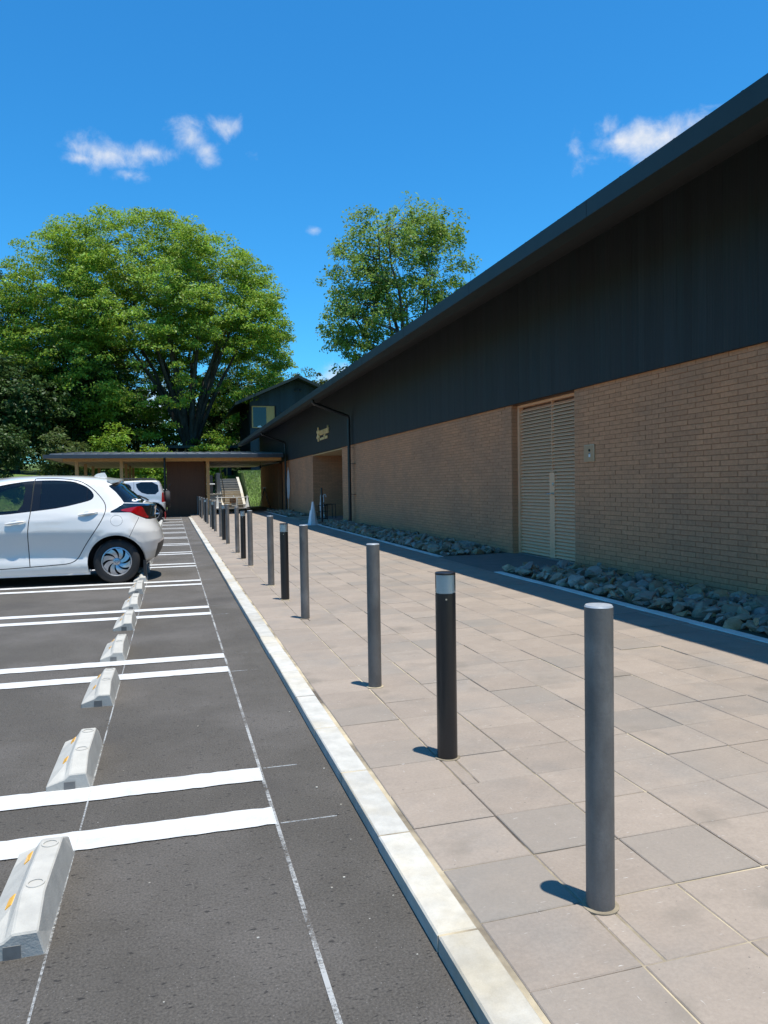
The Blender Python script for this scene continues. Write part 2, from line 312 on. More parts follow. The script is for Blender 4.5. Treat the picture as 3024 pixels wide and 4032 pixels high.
def leaf_mat(name, col, hv=.02, tr=.35):
    mt, nt, N, L, B = new_mat(name); N.remove(B); out = N['Material Output']
    geo = N.new('ShaderNodeNewGeometry'); hs = N.new('ShaderNodeHueSaturation'); hs.inputs['Color'].default_value = (*col, 1)
    def mr(v, c, d):
        n = N.new('ShaderNodeMapRange'); n.inputs[3].default_value = c; n.inputs[4].default_value = d; L.new(v, n.inputs[0]); return n.outputs[0]
    L.new(mr(geo.outputs['Random Per Island'], .5 - hv, .5 + hv), hs.inputs['Hue'])
    nz = N.new('ShaderNodeTexNoise'); nz.inputs['Scale'].default_value = .6; nz.inputs['Detail'].default_value = 3; L.new(geo.outputs['Position'], nz.inputs['Vector'])
    mu = N.new('ShaderNodeMath'); mu.operation = 'MULTIPLY'; L.new(mr(nz.outputs[0], .35, 1.65), mu.inputs[0])
    fr = N.new('ShaderNodeMath'); fr.operation = 'MULTIPLY'; fr.inputs[1].default_value = 5.7; L.new(geo.outputs['Random Per Island'], fr.inputs[0]); f2 = N.new('ShaderNodeMath'); f2.operation = 'FRACT'; L.new(fr.outputs[0], f2.inputs[0])
    L.new(mr(f2.outputs[0], .6, 1.4), mu.inputs[1]); L.new(mu.outputs[0], hs.inputs['Value'])
    df = N.new('ShaderNodeBsdfDiffuse'); L.new(hs.outputs[0], df.inputs[0]); t = N.new('ShaderNodeBsdfTranslucent')
    h2 = N.new('ShaderNodeHueSaturation'); h2.inputs['Value'].default_value = 1.25; h2.inputs['Hue'].default_value = .485; L.new(hs.outputs[0], h2.inputs['Color']); L.new(h2.outputs[0], t.inputs[0])
    m1 = N.new('ShaderNodeMixShader'); m1.inputs[0].default_value = tr; L.new(df.outputs[0], m1.inputs[1]); L.new(t.outputs[0], m1.inputs[2])
    gl = N.new('ShaderNodeBsdfGlossy'); gl.inputs['Roughness'].default_value = .45; m2 = N.new('ShaderNodeMixShader'); m2.inputs[0].default_value = .018
    L.new(m1.outputs[0], m2.inputs[1]); L.new(gl.outputs[0], m2.inputs[2]); L.new(m2.outputs[0], out.inputs[0]); return mt
MT['leaf_zelkova'] = leaf_mat('zelkova_leaf', (.205, .325, .036), .02, .42)
MT['leaf_grey'] = leaf_mat('grey_green_leaf', (.175, .275, .05), .02, .45)
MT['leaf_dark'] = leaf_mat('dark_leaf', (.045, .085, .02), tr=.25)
MT['leaf_bright'] = leaf_mat('bright_leaf', (.15, .26, .025))
MT['leaf_olive'] = leaf_mat('olive_leaf', (.085, .125, .035))
# ------------------------------------------------------------------ terrain, lot, pavement
def PZ(x): return .05 + .02 * (x - .785)         # the pavement falls 2 % towards its kerb
def sstep(t): t = min(1, max(0, t)); return t * t * (3 - 2 * t)
def foot(x):
    if x < -6: f = max(39.5, 50.5 - (-6 - x) * 1.0)
    else: f = 50.5
    if 1.2 < x < 4.75: f = 54.5
    if x >= 4.75: f = 47.6
    return f
def hill(x, y):
    d = y - foot(x)
    z = -.03 + 2.35 * sstep(d / 6.5) + max(0, d - 6.5) * .035
    return z
def terrain():
    xs = sorted(set([-420, -260, -160, -100] + list(range(-70, -20, 5)) + [x * 1.0 for x in range(-20, 16)] + [1.19, 1.21, 4.74, 4.76] + list(range(16, 70, 6)) + [100, 180, 300, 420]))
    ys = sorted(set([-420, -250, -150, -90, -50, -30, -15, 0, 15, 30, 36] + [38 + .75 * i for i in range(38)] + list(range(68, 100, 5)) + [120, 160, 230, 320, 420]))
    v = [(x, y, hill(x, y) + (.04 * math.sin(x * 1.7) * math.sin(y * 1.3) if y > foot(x) + 1 else 0)) for y in ys for x in xs]
    n = len(xs); f = [(j * n + i, j * n + i + 1, (j + 1) * n + i + 1, (j + 1) * n + i) for j in range(len(ys) - 1) for i in range(n - 1)]
    mb = MB(); mb.v = v; mb.f = f; mb.m = [0] * len(f)
    o = mb.build('ground', MT['grass'], smooth=True); tag(o, 'grass covered ground rising to a bank behind the canopy', kind='structure')
terrain()
def parking_lot():
    # asphalt sheet; its far left edge follows the foot of the bank
    pts = [(.66, -14), (.66, 34.6), (5.2, 34.6), (5.2, 47.4), (4.7, 50.3), (-6, 50.3), (-17, 39.6), (-40, 39.4), (-40, -14)]
    bm = bmesh.new(); vs = [bm.verts.new((x, y, 0)) for x, y in pts]; bm.faces.new(vs)
    me = bpy.data.meshes.new('parking_lot'); bm.to_mesh(me); bm.free(); me.materials.append(MT['asphalt'])
    lot = link('parking_lot', me); tag(lot, 'dark asphalt car park with white bay lines', kind='structure')
    k = 0
    for i in range(-1, 13):
        c = 3.095 + 2.46 * i
        for s in (-1, 1):
            y0 = c + s * .22 - .078; y1 = y0 + .156
            pl = MB(); n = 150; pv_ = []
            for q in range(n + 1):
                xx = -5.1 + 5.445 * q / n; pv_ += [(xx, y0 + random.gauss(0, .0022), .0045), (xx, y1 + random.gauss(0, .0022), .0045)]
            pl.add(pv_, [(2 * q, 2 * q + 2, 2 * q + 3, 2 * q + 1) for q in range(n)]); pl.build('painted_line', MT['paint_white'], lot)
        for s in (-.29, .29):
            MB().box(.36, .36 + random.uniform(.1, .28), c + s - .0028, c + s + .0028, .0005, .0022).build('chalk_tick', MT['chalk'], lot)
    mb = MB(); 
    for j in range(40): mb.add([(.338, j, .0052), (.352, j, .0052), (.352, j + 1, .0052), (.338, j + 1, .0052)], [(0, 1, 2, 3)])
    mb.build('chalk_line', MT['chalk'], lot)
    mb = MB()
    for j in range(36): mb.add([(-.3595, j, .0052), (-.353, j, .0052), (-.353, j + 1, .0052), (-.3595, j + 1, .0052)], [(0, 1, 2, 3)])
    mb.build('chalk_line', MT['chalk'], lot)
    # dead leaf and loose grit lying on the asphalt
    mb = MB()
    for (x, y) in [(-.24, 3.55), (-.30, 3.02), (.10, 4.1), (.45, 2.3), (.5, 2.35), (.52, 2.1), (.6, 1.9), (.58, 2.6), (.55, 3.1), (.62, 3.3), (-.05, 1.9), (.2, 2.1), (.05, 1.75), (-.1, 2.5), (.62, 2.2), (.61, 2.9), (.6, 4.2), (.3, 8.9)]:
        s = random.uniform(.0015, .0042); mb.box(x - s, x + s, y - s * .7, y + s * .7, .0, s * .6, 0, Matrix.Identity(4))
    tag(mb.build('grit', MT['kerb'], lot), kind='stuff')
    return lot
LOT = parking_lot()

XC = [.7835 + .3114 * i for i in range(12)]        # paver columns
def gk(y):                                          # inner edge of the paving against the rock bed kerb
    pts = [(0, 3.97), (4.4, 3.97), (9, 3.99), (13, 4.06), (18, 4.13), (27, 4.2), (36, 4.25)]
    for (a, b), (c, d) in zip(pts, pts[1:]):
        if y <= c: return b + (d - b) * (y - a) / (c - a)
    return 4.25
BOLL = [i for i in range(0, 27) if i % 4 != 3] + [28]
BX = 1.138
def by(i): return 1.879 + 1.2425 * i
def pavement():
    ys = [-3 + 1.5 * i for i in range(29)]
    v = []; f = []
    for y in ys:
        for x in (.772, 5.3): v.append((x, min(y, 38.5), PZ(x) - .0048))
    for i in range(len(ys) - 1): f.append((2 * i, 2 * i + 1, 2 * i + 3, 2 * i + 2))
    mb = MB(); mb.v = v; mb.f = f; mb.m = [0] * len(f)
    pv = mb.build('pavement', MT['bed_sand']); tag(pv, 'paved walkway of greyish pink concrete slabs with sandy joints', kind='structure')
    g = .0056
    full = MB().cbox(-.1557 + g / 2, .1557 - g / 2, -.14985 + g / 2, .14985 - g / 2, -.03, 0, .003).mesh('paver', MT['paver'])
    strip = MB().cbox(-.028, .028, -.147, .147, -.03, 0, .003).mesh('paver', MT['paver'])
    rest = MB().cbox(-.122, .122, -.147, .147, -.03, 0, .003).mesh('paver', MT['paver'])
    rowb = set(int((by(i) - .04 - 1.61) // .2997) for i in BOLL)
    cells = []
    for r in range(-6, 124):
        y = 1.61 + .2997 * (r + .5)
        for c in range(len(XC) - 1):
            x0, x1 = XC[c], XC[c + 1]
            if x0 > gk(y) - .02: continue
            if c == 1 and r in rowb:
                cells.append((x0 + .031, y, strip, None)); cells.append((x0 + .0655 + .122, y, rest, None))
            elif x1 > gk(y): cells.append(((x0 + gk(y)) / 2, y, None, gk(y) - x0))
            else: cells.append(((x0 + x1) / 2, y, full, None))
    def vis(c): # inside the picture?
        x, y = c[0], c[1]; d = Vector((x, y, PZ(x) - CAM_Z)); z = d.dot(FW)
        if z < .3: return False
        px = CX + F_PX * d.dot(CR) / z; py = CY - F_PX * d.dot(CU) / z
        return -80 < px < 3120 and py < 4160
    cells.sort(key=lambda c: (not vis(c), math.hypot(c[0], c[1])))
    n = 0; mass = MB()
    for (x, y, me, w) in cells:
        tilt = Matrix.Rotation(-math.atan(.02) + random.gauss(0, .0022), 4, 'Y') @ Matrix.Rotation(random.gauss(0, .0028), 4, 'X') @ Matrix.Rotation(random.gauss(0, .003), 4, 'Z')
        mat = Matrix.Translation((x + random.gauss(0, .0008), y + random.gauss(0, .0008), PZ(x) + random.gauss(0, .0011))) @ tilt
        if me is not None and n < 300 and vis((x, y)):
            link('paver', me, pv, mat); n += 1
        else:
            if me is None: mass.cbox(-w / 2 + g / 2, w / 2 - g / 2, -.147, .147, -.03, 0, .003, 0, mat)
            else:
                hw = {full.name: .153, strip.name: .028, rest.name: .122}[me.name]; mass.cbox(-hw, hw, -.1472, .1472, -.03, 0, .003, 0, mat)
    tag(mass.build('far_pavers', MT['paver'], pv), kind='stuff')
    # fine mortar collar and sand round each post is part of that post
    return pv
PAV = pavement()
def kerb():
    k = MB().box(.657, .772, -2, 34.55, -.06, .0465).build('kerb', MT['bed_sand']); tag(k, 'pale concrete kerb between asphalt and paving', kind='structure')
    me = MB().cbox(-.0575, .0575, -.3, .3, -.1, 0, .005).mesh('kerb_stone', MT['kerb'])
    for i in range(-2, 54):
        y = 1.888 + .6085 * (i + .5)
        if y > 34.3: break
        link('kerb_stone', me, k, Matrix.Translation((.7125 + random.gauss(0, .001), y, .05 + random.gauss(0, .0008))) @ Matrix.Rotation(random.gauss(0, .0012), 4, 'Z'))
kerb()
# ------------------------------------------------------------------ wheel stops
ORD = ['first', 'second', 'third', 'fourth', 'fifth', 'sixth', 'seventh', 'eighth', 'ninth', 'tenth', 'eleventh', 'twelfth', 'thirteenth', 'fourteenth', 'fifteenth', 'sixteenth', 'seventeenth', 'eighteenth', 'nineteenth', 'twentieth', 'twenty-first', 'twenty-second', 'twenty-third', 'twenty-fourth', 'twenty-fifth', 'twenty-sixth', 'twenty-seventh']
def wheel_stops():
    # cross-section across X (tyre side slopes on the left), length along Y, top rises inwards from both ends
    L, n = .585, 7
    mb = MB()
    def sec(y, k, h):     # k shrinks the end, h the height
        return [(-.175, y, 0), (-.175, y, .028 * k), (-.105, y, .085 * h), (-.082, y, .118 * h), (-.018, y, .118 * h), (0, y, .0)]
    secs = [sec(0, .9, .56), sec(.115, 1, .98), sec(.13, 1, 1), sec(L - .13, 1, 1), sec(L - .115, 1, .98), sec(L, .9, .56)]
    v = [p for s_ in secs for p in s_]; m_ = 6
    f = [(i * m_ + j, i * m_ + j + 1, (i + 1) * m_ + j + 1, (i + 1) * m_ + j) for i in range(len(secs) - 1) for j in range(m_ - 1)]
    f += [tuple(range(m_)), tuple(reversed(range((len(secs) - 1) * m_, len(secs) * m_)))]
    mb.add(v, f)
    block = mb.mesh('block', MT['stop'])
    bm = bmesh.new(); bm.from_mesh(block); bmesh.ops.bevel(bm, geom=[e for e in bm.edges if e.calc_face_angle(0) > .3], offset=.004, segments=1, affect='EDGES'); bm.to_mesh(block); bm.free()
    refl = MB().box(-.0022, .0022, -.030, .030, -.010, .010).mesh('reflector', MT['reflector'])
    ring = MB().lathe([(.020, -.0045), (.020, .0030), (.0255, .0030), (.0265, -.001)], 18, cap0=False, cap1=False).mesh('socket_ring', MT['stop'])
    disc = MB().lathe([(.0202, -.006), (.0202, -.0025)], 18).mesh('socket_plug', MT['plug'])
    slot = MB().box(-.022, .022, -.003, .02, 0, .036).mesh('end_slot', MT['stop_dark'])
    names = ['nearest to the camera, cut by the left picture edge', 'second from the camera, with a thin chalk line behind it', 'third from the camera, touching a white bay line', 'fourth from the camera, behind a white bay line',
             'fifth from the camera, touching the next bay line', 'sixth from the camera, in the empty bay before the white hatchback', 'seventh from the camera, just before the white hatchback']
    j = 0
    for b in range(0, 13):
        for off in (.29, 1.56):
            if b == 0 and off < 1: continue
            y = .635 + 2.46 * b + off
            o = empty('wheel_stop', (-.36, y, .0))
            o.rotation_euler = (0, 0, random.gauss(0, .008))
            link('block', block, o)
            for yy in (.13, .40):
                link('reflector', refl, o, Matrix.Translation((-.1165, yy + .03, .0765)) @ Matrix.Rotation(math.radians(50.9), 4, 'Y'))
            for yy in (.165, L - .165):
                link('socket_ring', ring, o, Matrix.Translation((-.05, yy, .118))); link('socket_plug', disc, o, Matrix.Translation((-.05, yy, .1178)))
            link('end_slot', slot, o, Matrix.Translation((-.083, .0005, 0)))
            lab = ('pale concrete wheel stop ' + names[j]) if j < 7 else ('concrete wheel stop against the rear wheels of the white hatchback, %s of the two' % ('nearer' if off < 1 else 'farther') if b == 4 else
                   'concrete wheel stop behind the silver off-roader, %s of the two' % ('nearer' if off < 1 else 'farther') if b == 12 else 'small concrete wheel stop, %s from the camera, beyond the white hatchback' % ORD[j])
            tag(o, lab, 'wheel stop', 'wheel stops along the parking bays'); j += 1
wheel_stops()
# ------------------------------------------------------------------ bollards
def bollards():
    H = .852; r = .0395
    post = MB().lathe([(r, 0), (r, H - .004)], 32, cap1=False).mesh('post', MT['bollard'], True)
    cap = MB().lathe([(r, H - .004), (r - .003, H + .001), (0.001, H + .002)], 32, cap0=False).mesh('cap', MT['bollard_cap'], True)
    col = MB().lathe([(r + .012, -.012), (r + .012, .0012), (r, .0022)], 24, cap0=False, cap1=False).mesh('mortar_collar', MT['bed_sand'])
    rb = .0445; h2 = .722
    bpost = MB().lathe([(rb, 0), (rb, h2), (rb - .004, h2 + .002)], 32).mesh('post', MT['black_metal'], True)
    lens = MB().lathe([(rb, h2 + .002), (rb, h2 + .083)], 32, cap0=False, cap1=False).mesh('lens', MT['lens'], True)
    diff = MB().lathe([(rb - .0045, h2 + .002), (rb - .0045, h2 + .0825)], 32).mesh('diffuser', MT['diffuser'], True)
    bcap = MB().lathe([(rb + .0005, h2 + .083), (rb + .0005, h2 + .090), (rb - .003, h2 + .0925), (.001, h2 + .093)], 32).mesh('cap', MT['black_metal'], True)
    screw = MB().lathe([(.004, -.001), (.004, .0015)], 10).mesh('screw', MT['steel'])
    col2 = MB().lathe([(rb + .012, -.012), (rb + .012, .0012), (rb, .0022)], 24, cap0=False, cap1=False).mesh('mortar_collar', MT['bed_sand'])
    words = ['first', 'second', 'third', 'fourth', 'fifth', 'sixth', 'seventh', 'eighth', 'ninth', 'tenth', 'eleventh', 'twelfth', 'thirteenth', 'fourteenth', 'fifteenth']
    ng = nb = 0
    for i in BOLL:
        y = by(i); x = BX + (random.gauss(0, .002) if i > 2 else 0)
        if i % 4 == 1:
            o = empty('lamp_bollard', (x, y, PZ(x)))
            link('post', bpost, o); link('diffuser', diff, o); link('lens', lens, o); link('cap', bcap, o); link('mortar_collar', col2, o)
            link('screw', screw, o, Matrix.Translation((-.012, -rb + .0015, h2 - .022)) @ Matrix.Rotation(PI / 2, 4, 'X'))
            tag(o, 'slim black bollard lamp with clear lens, %s black one from the camera' % words[nb], 'bollard lamp', 'black bollard lamps along the kerb'); nb += 1
        else:
            o = empty('steel_bollard', (x, y, PZ(x)))
            link('post', post, o); link('cap', cap, o); link('mortar_collar', col, o)
            lab = 'large foreground grey steel bollard with pale top, nearest of the row' if ng == 0 else 'round grey steel bollard, %s grey one from the camera' % words[ng] if ng < 15 else 'grey steel bollard standing in the canopy shade at the far end'
            tag(o, lab, 'bollard', 'grey bollards along the kerb'); ng += 1
        o.rotation_euler = ((random.gauss(0, .003), random.gauss(0, .003), 0) if i > 2 else (0, 0, 0))
bollards()

# ------------------------------------------------------------------ brick building
WX = 5.24; CXX = 5.19; ZB = .139; ZC = 2.51; ZS = 4.33
BLD = empty('brick_building', (WX, 20, 0)); tag(BLD, 'long low building of tan brick under dark charred board cladding with deep metal eave', 'building')
def loc(o, parent):            # keep world coordinates while parenting to an offset empty
    o.matrix_parent_inverse = Matrix.Translation(parent.location).inverted(); return o
BP = .2467; CP = .0556; BH = CP - .0068; BLN = BP - .0068
brick_me = MB().box(0, .014, -BLN / 2, BLN / 2, -BH / 2, BH / 2).mesh('brick', MT['brick'])
bm = bmesh.new(); bm.from_mesh(brick_me); bmesh.ops.bevel(bm, geom=[e for e in bm.edges if all(v.co.x < .001 for v in e.verts)], offset=.002, segments=1, affect='EDGES'); bm.to_mesh(brick_me); bm.free()
WALLS = []
def brick_wall(y0, y1, individual=0, name='brick_wall'):
    core = MB().box(WX + .0055, WX + .2, y0, y1, -.1, ZC + .02).build(name, MT['mortar'], BLD); loc(core, BLD)
    cells = []
    rows = int((ZC - ZB) / CP) + 2
    for r in range(rows):
        z = ZC - CP * (r + .5); off = BP / 2 if r % 2 else 0
        a = y1
        k = 0
        while True:                      # courses run from the far end y1 towards y0
            ya = y1 - (k * BP - off if k or not off else 0)
            yb = y1 - ((k + 1) * BP - off)
            yb = max(yb, y0); 
            if ya - yb > .03: cells.append(((ya + yb) / 2, z, ya - yb))
            k += 1
            if yb <= y0: break
    cells.sort(key=lambda c: (c[0] < 5.62, c[0]))
    mass = MB(); n = 0
    for y, z, ln in cells:
        wob = random.gauss(0, .0007)
        if n < individual and abs(ln - BP) < .001 and y > 5.62:
            o = link('brick', brick_me, core, Matrix.Translation((WX + random.gauss(0, .0012), y, z + wob)) @ Matrix.Rotation(random.gauss(0, .002), 4, 'X')); n += 1
        else:
            h = ln / 2 - .0034; x = WX + random.gauss(0, .0012); mass.box(x, WX + .012, y - h, y + h, z + wob - BH / 2, z + wob + BH / 2)
    o = mass.build('brick_mass', MT['brick'], core); tag(o, kind='stuff')
brick_wall(1.0, 9.235, 300); brick_wall(11.2, 23.79); brick_wall(29.07, 37.44); brick_wall(38.95, 47.0)
def jamb(y, x0, x1, name, s=-1):      # brick return facing the camera
    core = MB().box(x0 + .196, x1 + .01, y - .003, y + .17, -.1, ZC - .013).build(name, MT['mortar'], BLD) if x1 > 5.6 else MB().box(x0 + .001, x1, y - .003, y + .17, -.1, ZC - .013).build(name, MT['mortar'], BLD)
    loc(core, BLD)
    mass = MB(); rows = int((ZC - ZB) / CP) + 2
    for r in range(rows):
        z = ZC - CP * (r + .5); x = x0; first = True
        while x < x1 - .01:
            ln = BP * (.5 if first and r % 2 else 1); first = False; xe = min(x + ln, x1)
            mass.box(x + .002, xe - .0065, y - .009, y + .004, z - BH / 2, z + BH / 2); x = xe
    tag(mass.build('brick_mass', MT['brick'], core), kind='stuff')
jamb(11.2, WX + .006, 5.40, 'door_jamb'); jamb(29.07, WX + .006, 8.2, 'entry_jamb')
def core():
    mb = MB()
    for a, b in ((1.0, 9.235), (11.38, 23.79), (29.25, 46.9)): mb.box(5.44, 14, a, b, -.1, ZC - .01)
    mb.box(5.26, 14, 1.0, 46.9, ZC - .02, 4.3)
    mb.box(8.2, 14, 23.6, 29.4, -.1, ZC)
    o = mb.build('inner_wall', MT['wood_brown'], BLD); loc(o, BLD)
    o = MB().box(5.245, 8.2, 23.6, 29.3, 2.455, 2.489).build('entry_ceiling', MT['soffit_wood'], BLD); loc(o, BLD)
    o = MB().box(5.41, 5.44, 37.44, 38.95, .1, 2.5).build('service_door', MT['joint_black'], BLD); loc(o, BLD)
    o = MB().box(7.9, 7.95, 24.6, 27.6, .12, 2.3).build('entry_door', MT['glass_dark'], BLD); loc(o, BLD)
    # cladding
    cl = MB().box(CXX + .012, 5.28, 1.0, 46.9, ZC, ZS + .1).build('cladding', MT['joint_black'], BLD); loc(cl, BLD)
    bw = .116
    bd = MB().box(0, .02, -bw / 2 + .0004, bw / 2 - .0004, 0, ZS - ZC + .04).mesh('board', MT['board'])
    k = 0; y = 46.9 - bw / 2; mass = MB()
    while y > 1.2:
        if 5.4 < y < 40: link('board', bd, cl, Matrix.Translation((CXX + random.gauss(0, .0004), y, ZC - .008)))
        else: mass.box(CXX, CXX + .02, y - bw / 2 + .0022, y + bw / 2 - .0022, ZC - .008, ZS + .03)
        y -= bw
    tag(mass.build('board_mass', MT['board'], cl), kind='stuff')
    o = MB().box(CXX + .02, WX + .004, 1.0, 46.9, ZC - .006, ZC - .001).build('drip_flashing', MT['joint_black'], BLD); loc(o, BLD)
core()
EX = 3.89; EZ0 = 3.798; EZ1 = 3.961; SLP = .44
def roof():
    xr = 11.0; zr = EZ1 + SLP * (xr - EX)
    mb = MB(); mb.prism([(EX + .02, EZ1 - .035), (EX + .02, EZ1 - .004), (xr, zr), (18, zr - SLP * 7), (18, zr - SLP * 7 - .12), (xr, zr - .12)], 1.0, 47.0, 'y')
    rf = mb.build('roof', MT['dark_metal'], BLD); loc(rf, BLD)
    sm = MB().prism([(EX + .005, EZ1 - .006), (EX + .005, EZ1 + .006), (EX + .03, EZ1 + .011), (xr, zr + .02), (xr, zr)], -.011, .011, 'y').mesh('roof_seam', MT['dark_metal'])
    y = 4.797 * EX / 4.117 - .3765 * 8
    while y < 47: link('roof_seam', sm, rf, Matrix.Translation((0, y, 0))); y += .3765
    g = MB().box(EX, EX + .028, 1.0, 47.0, EZ0, EZ1).build('fascia', MT['dark_metal'], BLD); loc(g, BLD)
    for yy in [3.6 + 3.0 * i for i in range(15)]: link('fascia_joint', MB().box(EX - .0015, EX + .001, yy - .0015, yy + .0015, EZ0 + .002, EZ1 - .002).mesh('fascia_joint', MT['joint_black']), g)
    o = MB().box(EX + .028, 4.10, 1.0, 47.0, EZ0 + .004, EZ0 + .018).build('eave_underside', MT['dark_metal'], BLD); loc(o, BLD)
    o = MB().prism([(4.10, EZ0 + .004), (4.10, EZ0 + .03), (5.2, ZS + .03), (5.2, ZS)], 1.0, 47.0, 'y').build('soffit', MT['soffit_dark'], BLD); loc(o, BLD)
roof()
def downpipe(y, name='downpipe'):
    r = .048
    mb = MB(); x = 5.095
    top = [(4.02, y - .03, EZ0 + .01), (4.02, y - .03, EZ0 - .06), (4.06, y - .03, EZ0 - .105), (4.12, y - .03, EZ0 - .125)]
    end = [(5.02, y, 3.36), (5.07, y, 3.335), (x, y, 3.28), (x, y, 3.2), (x, y, 2.0), (x, y, .14)]
    mb.tube(top + end, r, 14)
    p = mb.build('downpipe', MT['pipe'], BLD, True); loc(p, BLD)
    for z in (3.02, 2.42, 1.93, 1.02):
        q = MB().lathe([(r + .006, -.014), (r + .006, .014)], 16, mat=Matrix.Translation((x, y, z))); q.box(x, 5.24, y - .006, y + .006, z - .006, z + .006)
        if z < 2.4: q.box(x + .05, x + .14, y - .22, y - .05, z - .004, z + .004)
        q.build('pipe_bracket', MT['pipe'], p)
downpipe(22.15); downpipe(35.35)
def louvre():
    X = 5.368; d = MB()
    d.box(X - .03, X + .05, 11.125, 11.195, ZB, 2.497); d.box(X - .03, X + .05, 9.235, 9.30, ZB, 2.497); d.box(X - .029, X + .05, 9.30, 11.125, 2.455, 2.497)
    dr = d.build('louvre_door', MT['louvre'], BLD); loc(dr, BLD)
    MB().box(X - .012, X + .03, 10.015, 10.088, ZB + .02, 1.41).box(X - .012, X + .03, 10.092, 10.165, ZB + .02, 1.41).build('meeting_stile', MT['louvre'], dr)
    MB().box(X - .010, X + .03, 10.082, 10.088, 1.412, 2.452).box(X - .010, X + .03, 10.092, 10.098, 1.412, 2.452).build('slim_stile', MT['louvre'], dr)
    MB().box(X + .04, X + .05, 9.30, 11.125, ZB + .02, 2.455).build('backing', MT['wood_brown'], dr)
    MB().box(X - .035, X + .05, 9.235, 11.2, ZB - .02, ZB + .018).build('threshold', MT['steel'], dr)
    def slat(w):
        return MB().add([(.0, -w / 2, 0), (.0, w / 2, 0), (.034, w / 2, .036), (.034, -w / 2, .036), (.0, -w / 2, -.009), (.0, w / 2, -.009), (.037, w / 2, .032), (.037, -w / 2, .032)],
                        [(0, 1, 2, 3), (4, 7, 6, 5), (0, 4, 5, 1), (1, 5, 6, 2), (2, 6, 7, 3), (3, 7, 4, 0)]).mesh('slat', MT['louvre'])
    segs = {}
    z = ZB + .035
    while z < 2.43:
        for (a, b) in (((9.30, 10.015), (10.165, 11.125)) if z < 1.39 else ((9.30, 10.08), (10.10, 11.125))):
            w = round(b - a, 3)
            if w not in segs: segs[w] = slat(w)
            link('slat', segs[w], dr, Matrix.Translation((X - .008, (a + b) / 2, z)))
        z += .0503
    h = MB().lathe([(.022, 0), (.022, .008)], 18, mat=Matrix.Translation((X - .012, 10.05, 1.10)) @ Matrix.Rotation(-PI / 2, 4, 'Y'))
    h.tube([(X - .012, 10.05, 1.10), (X - .06, 10.05, 1.10), (X - .06, 10.06, 1.10), (X - .06, 10.16, 1.10)], .008, 8); h.build('lever_handle', MT['steel'], dr)
    MB().lathe([(.024, 0), (.024, .012), (.012, .014)], 18, mat=Matrix.Translation((X - .012, 10.05, 1.235)) @ Matrix.Rotation(-PI / 2, 4, 'Y')).box(X - .03, X - .02, 10.045, 10.055, 1.225, 1.25).build('lock', MT['steel'], dr)
louvre()
def panel():
    p = MB().box(WX - .012, WX + .01, 8.71, 8.97, 1.525, 1.747).build('access_panel', MT['panel'], BLD); loc(p, BLD)
    MB().box(WX - .014, WX - .011, 8.72, 8.96, 1.738, 1.742).box(WX - .014, WX - .011, 8.716, 8.72, 1.53, 1.742).build('panel_edge', MT['steel'], p)
    MB().lathe([(.016, 0), (.016, .01)], 14, mat=Matrix.Translation((WX - .012, 8.83, 1.672)) @ Matrix.Rotation(-PI / 2, 4, 'Y')).build('lock_barrel', MT['black_metal'], p)
    MB().box(WX - .015, WX - .011, 8.81, 8.85, 1.585, 1.635).build('white_sticker', MT['white_plastic'], p)
    MB().box(WX - .0165, WX - .0148, 8.812, 8.848, 1.622, 1.632).build('sticker_bar', MT['black_metal'], p)
panel()
def apron(y0, y1, x1, label):
    z0 = PZ(3.95) - .003; z1 = PZ(5.3) - .001
    o = MB().add([(gk(y0) - .0, y0, z0), (x1, y0, z1), (x1, y1, z1), (gk(y1), y1, z0)], [(0, 1, 2, 3)]).build('apron', MT['apron']); tag(o, label, kind='structure')
apron(9.15, 11.35, 5.36, 'dark asphalt apron in front of the louvred door'); apron(23.4, 29.3, 8.2, 'dark asphalt apron at the entrance recess'); apron(37.3, 47.4, 5.41, 'dark apron under the canopy by the brick wall')
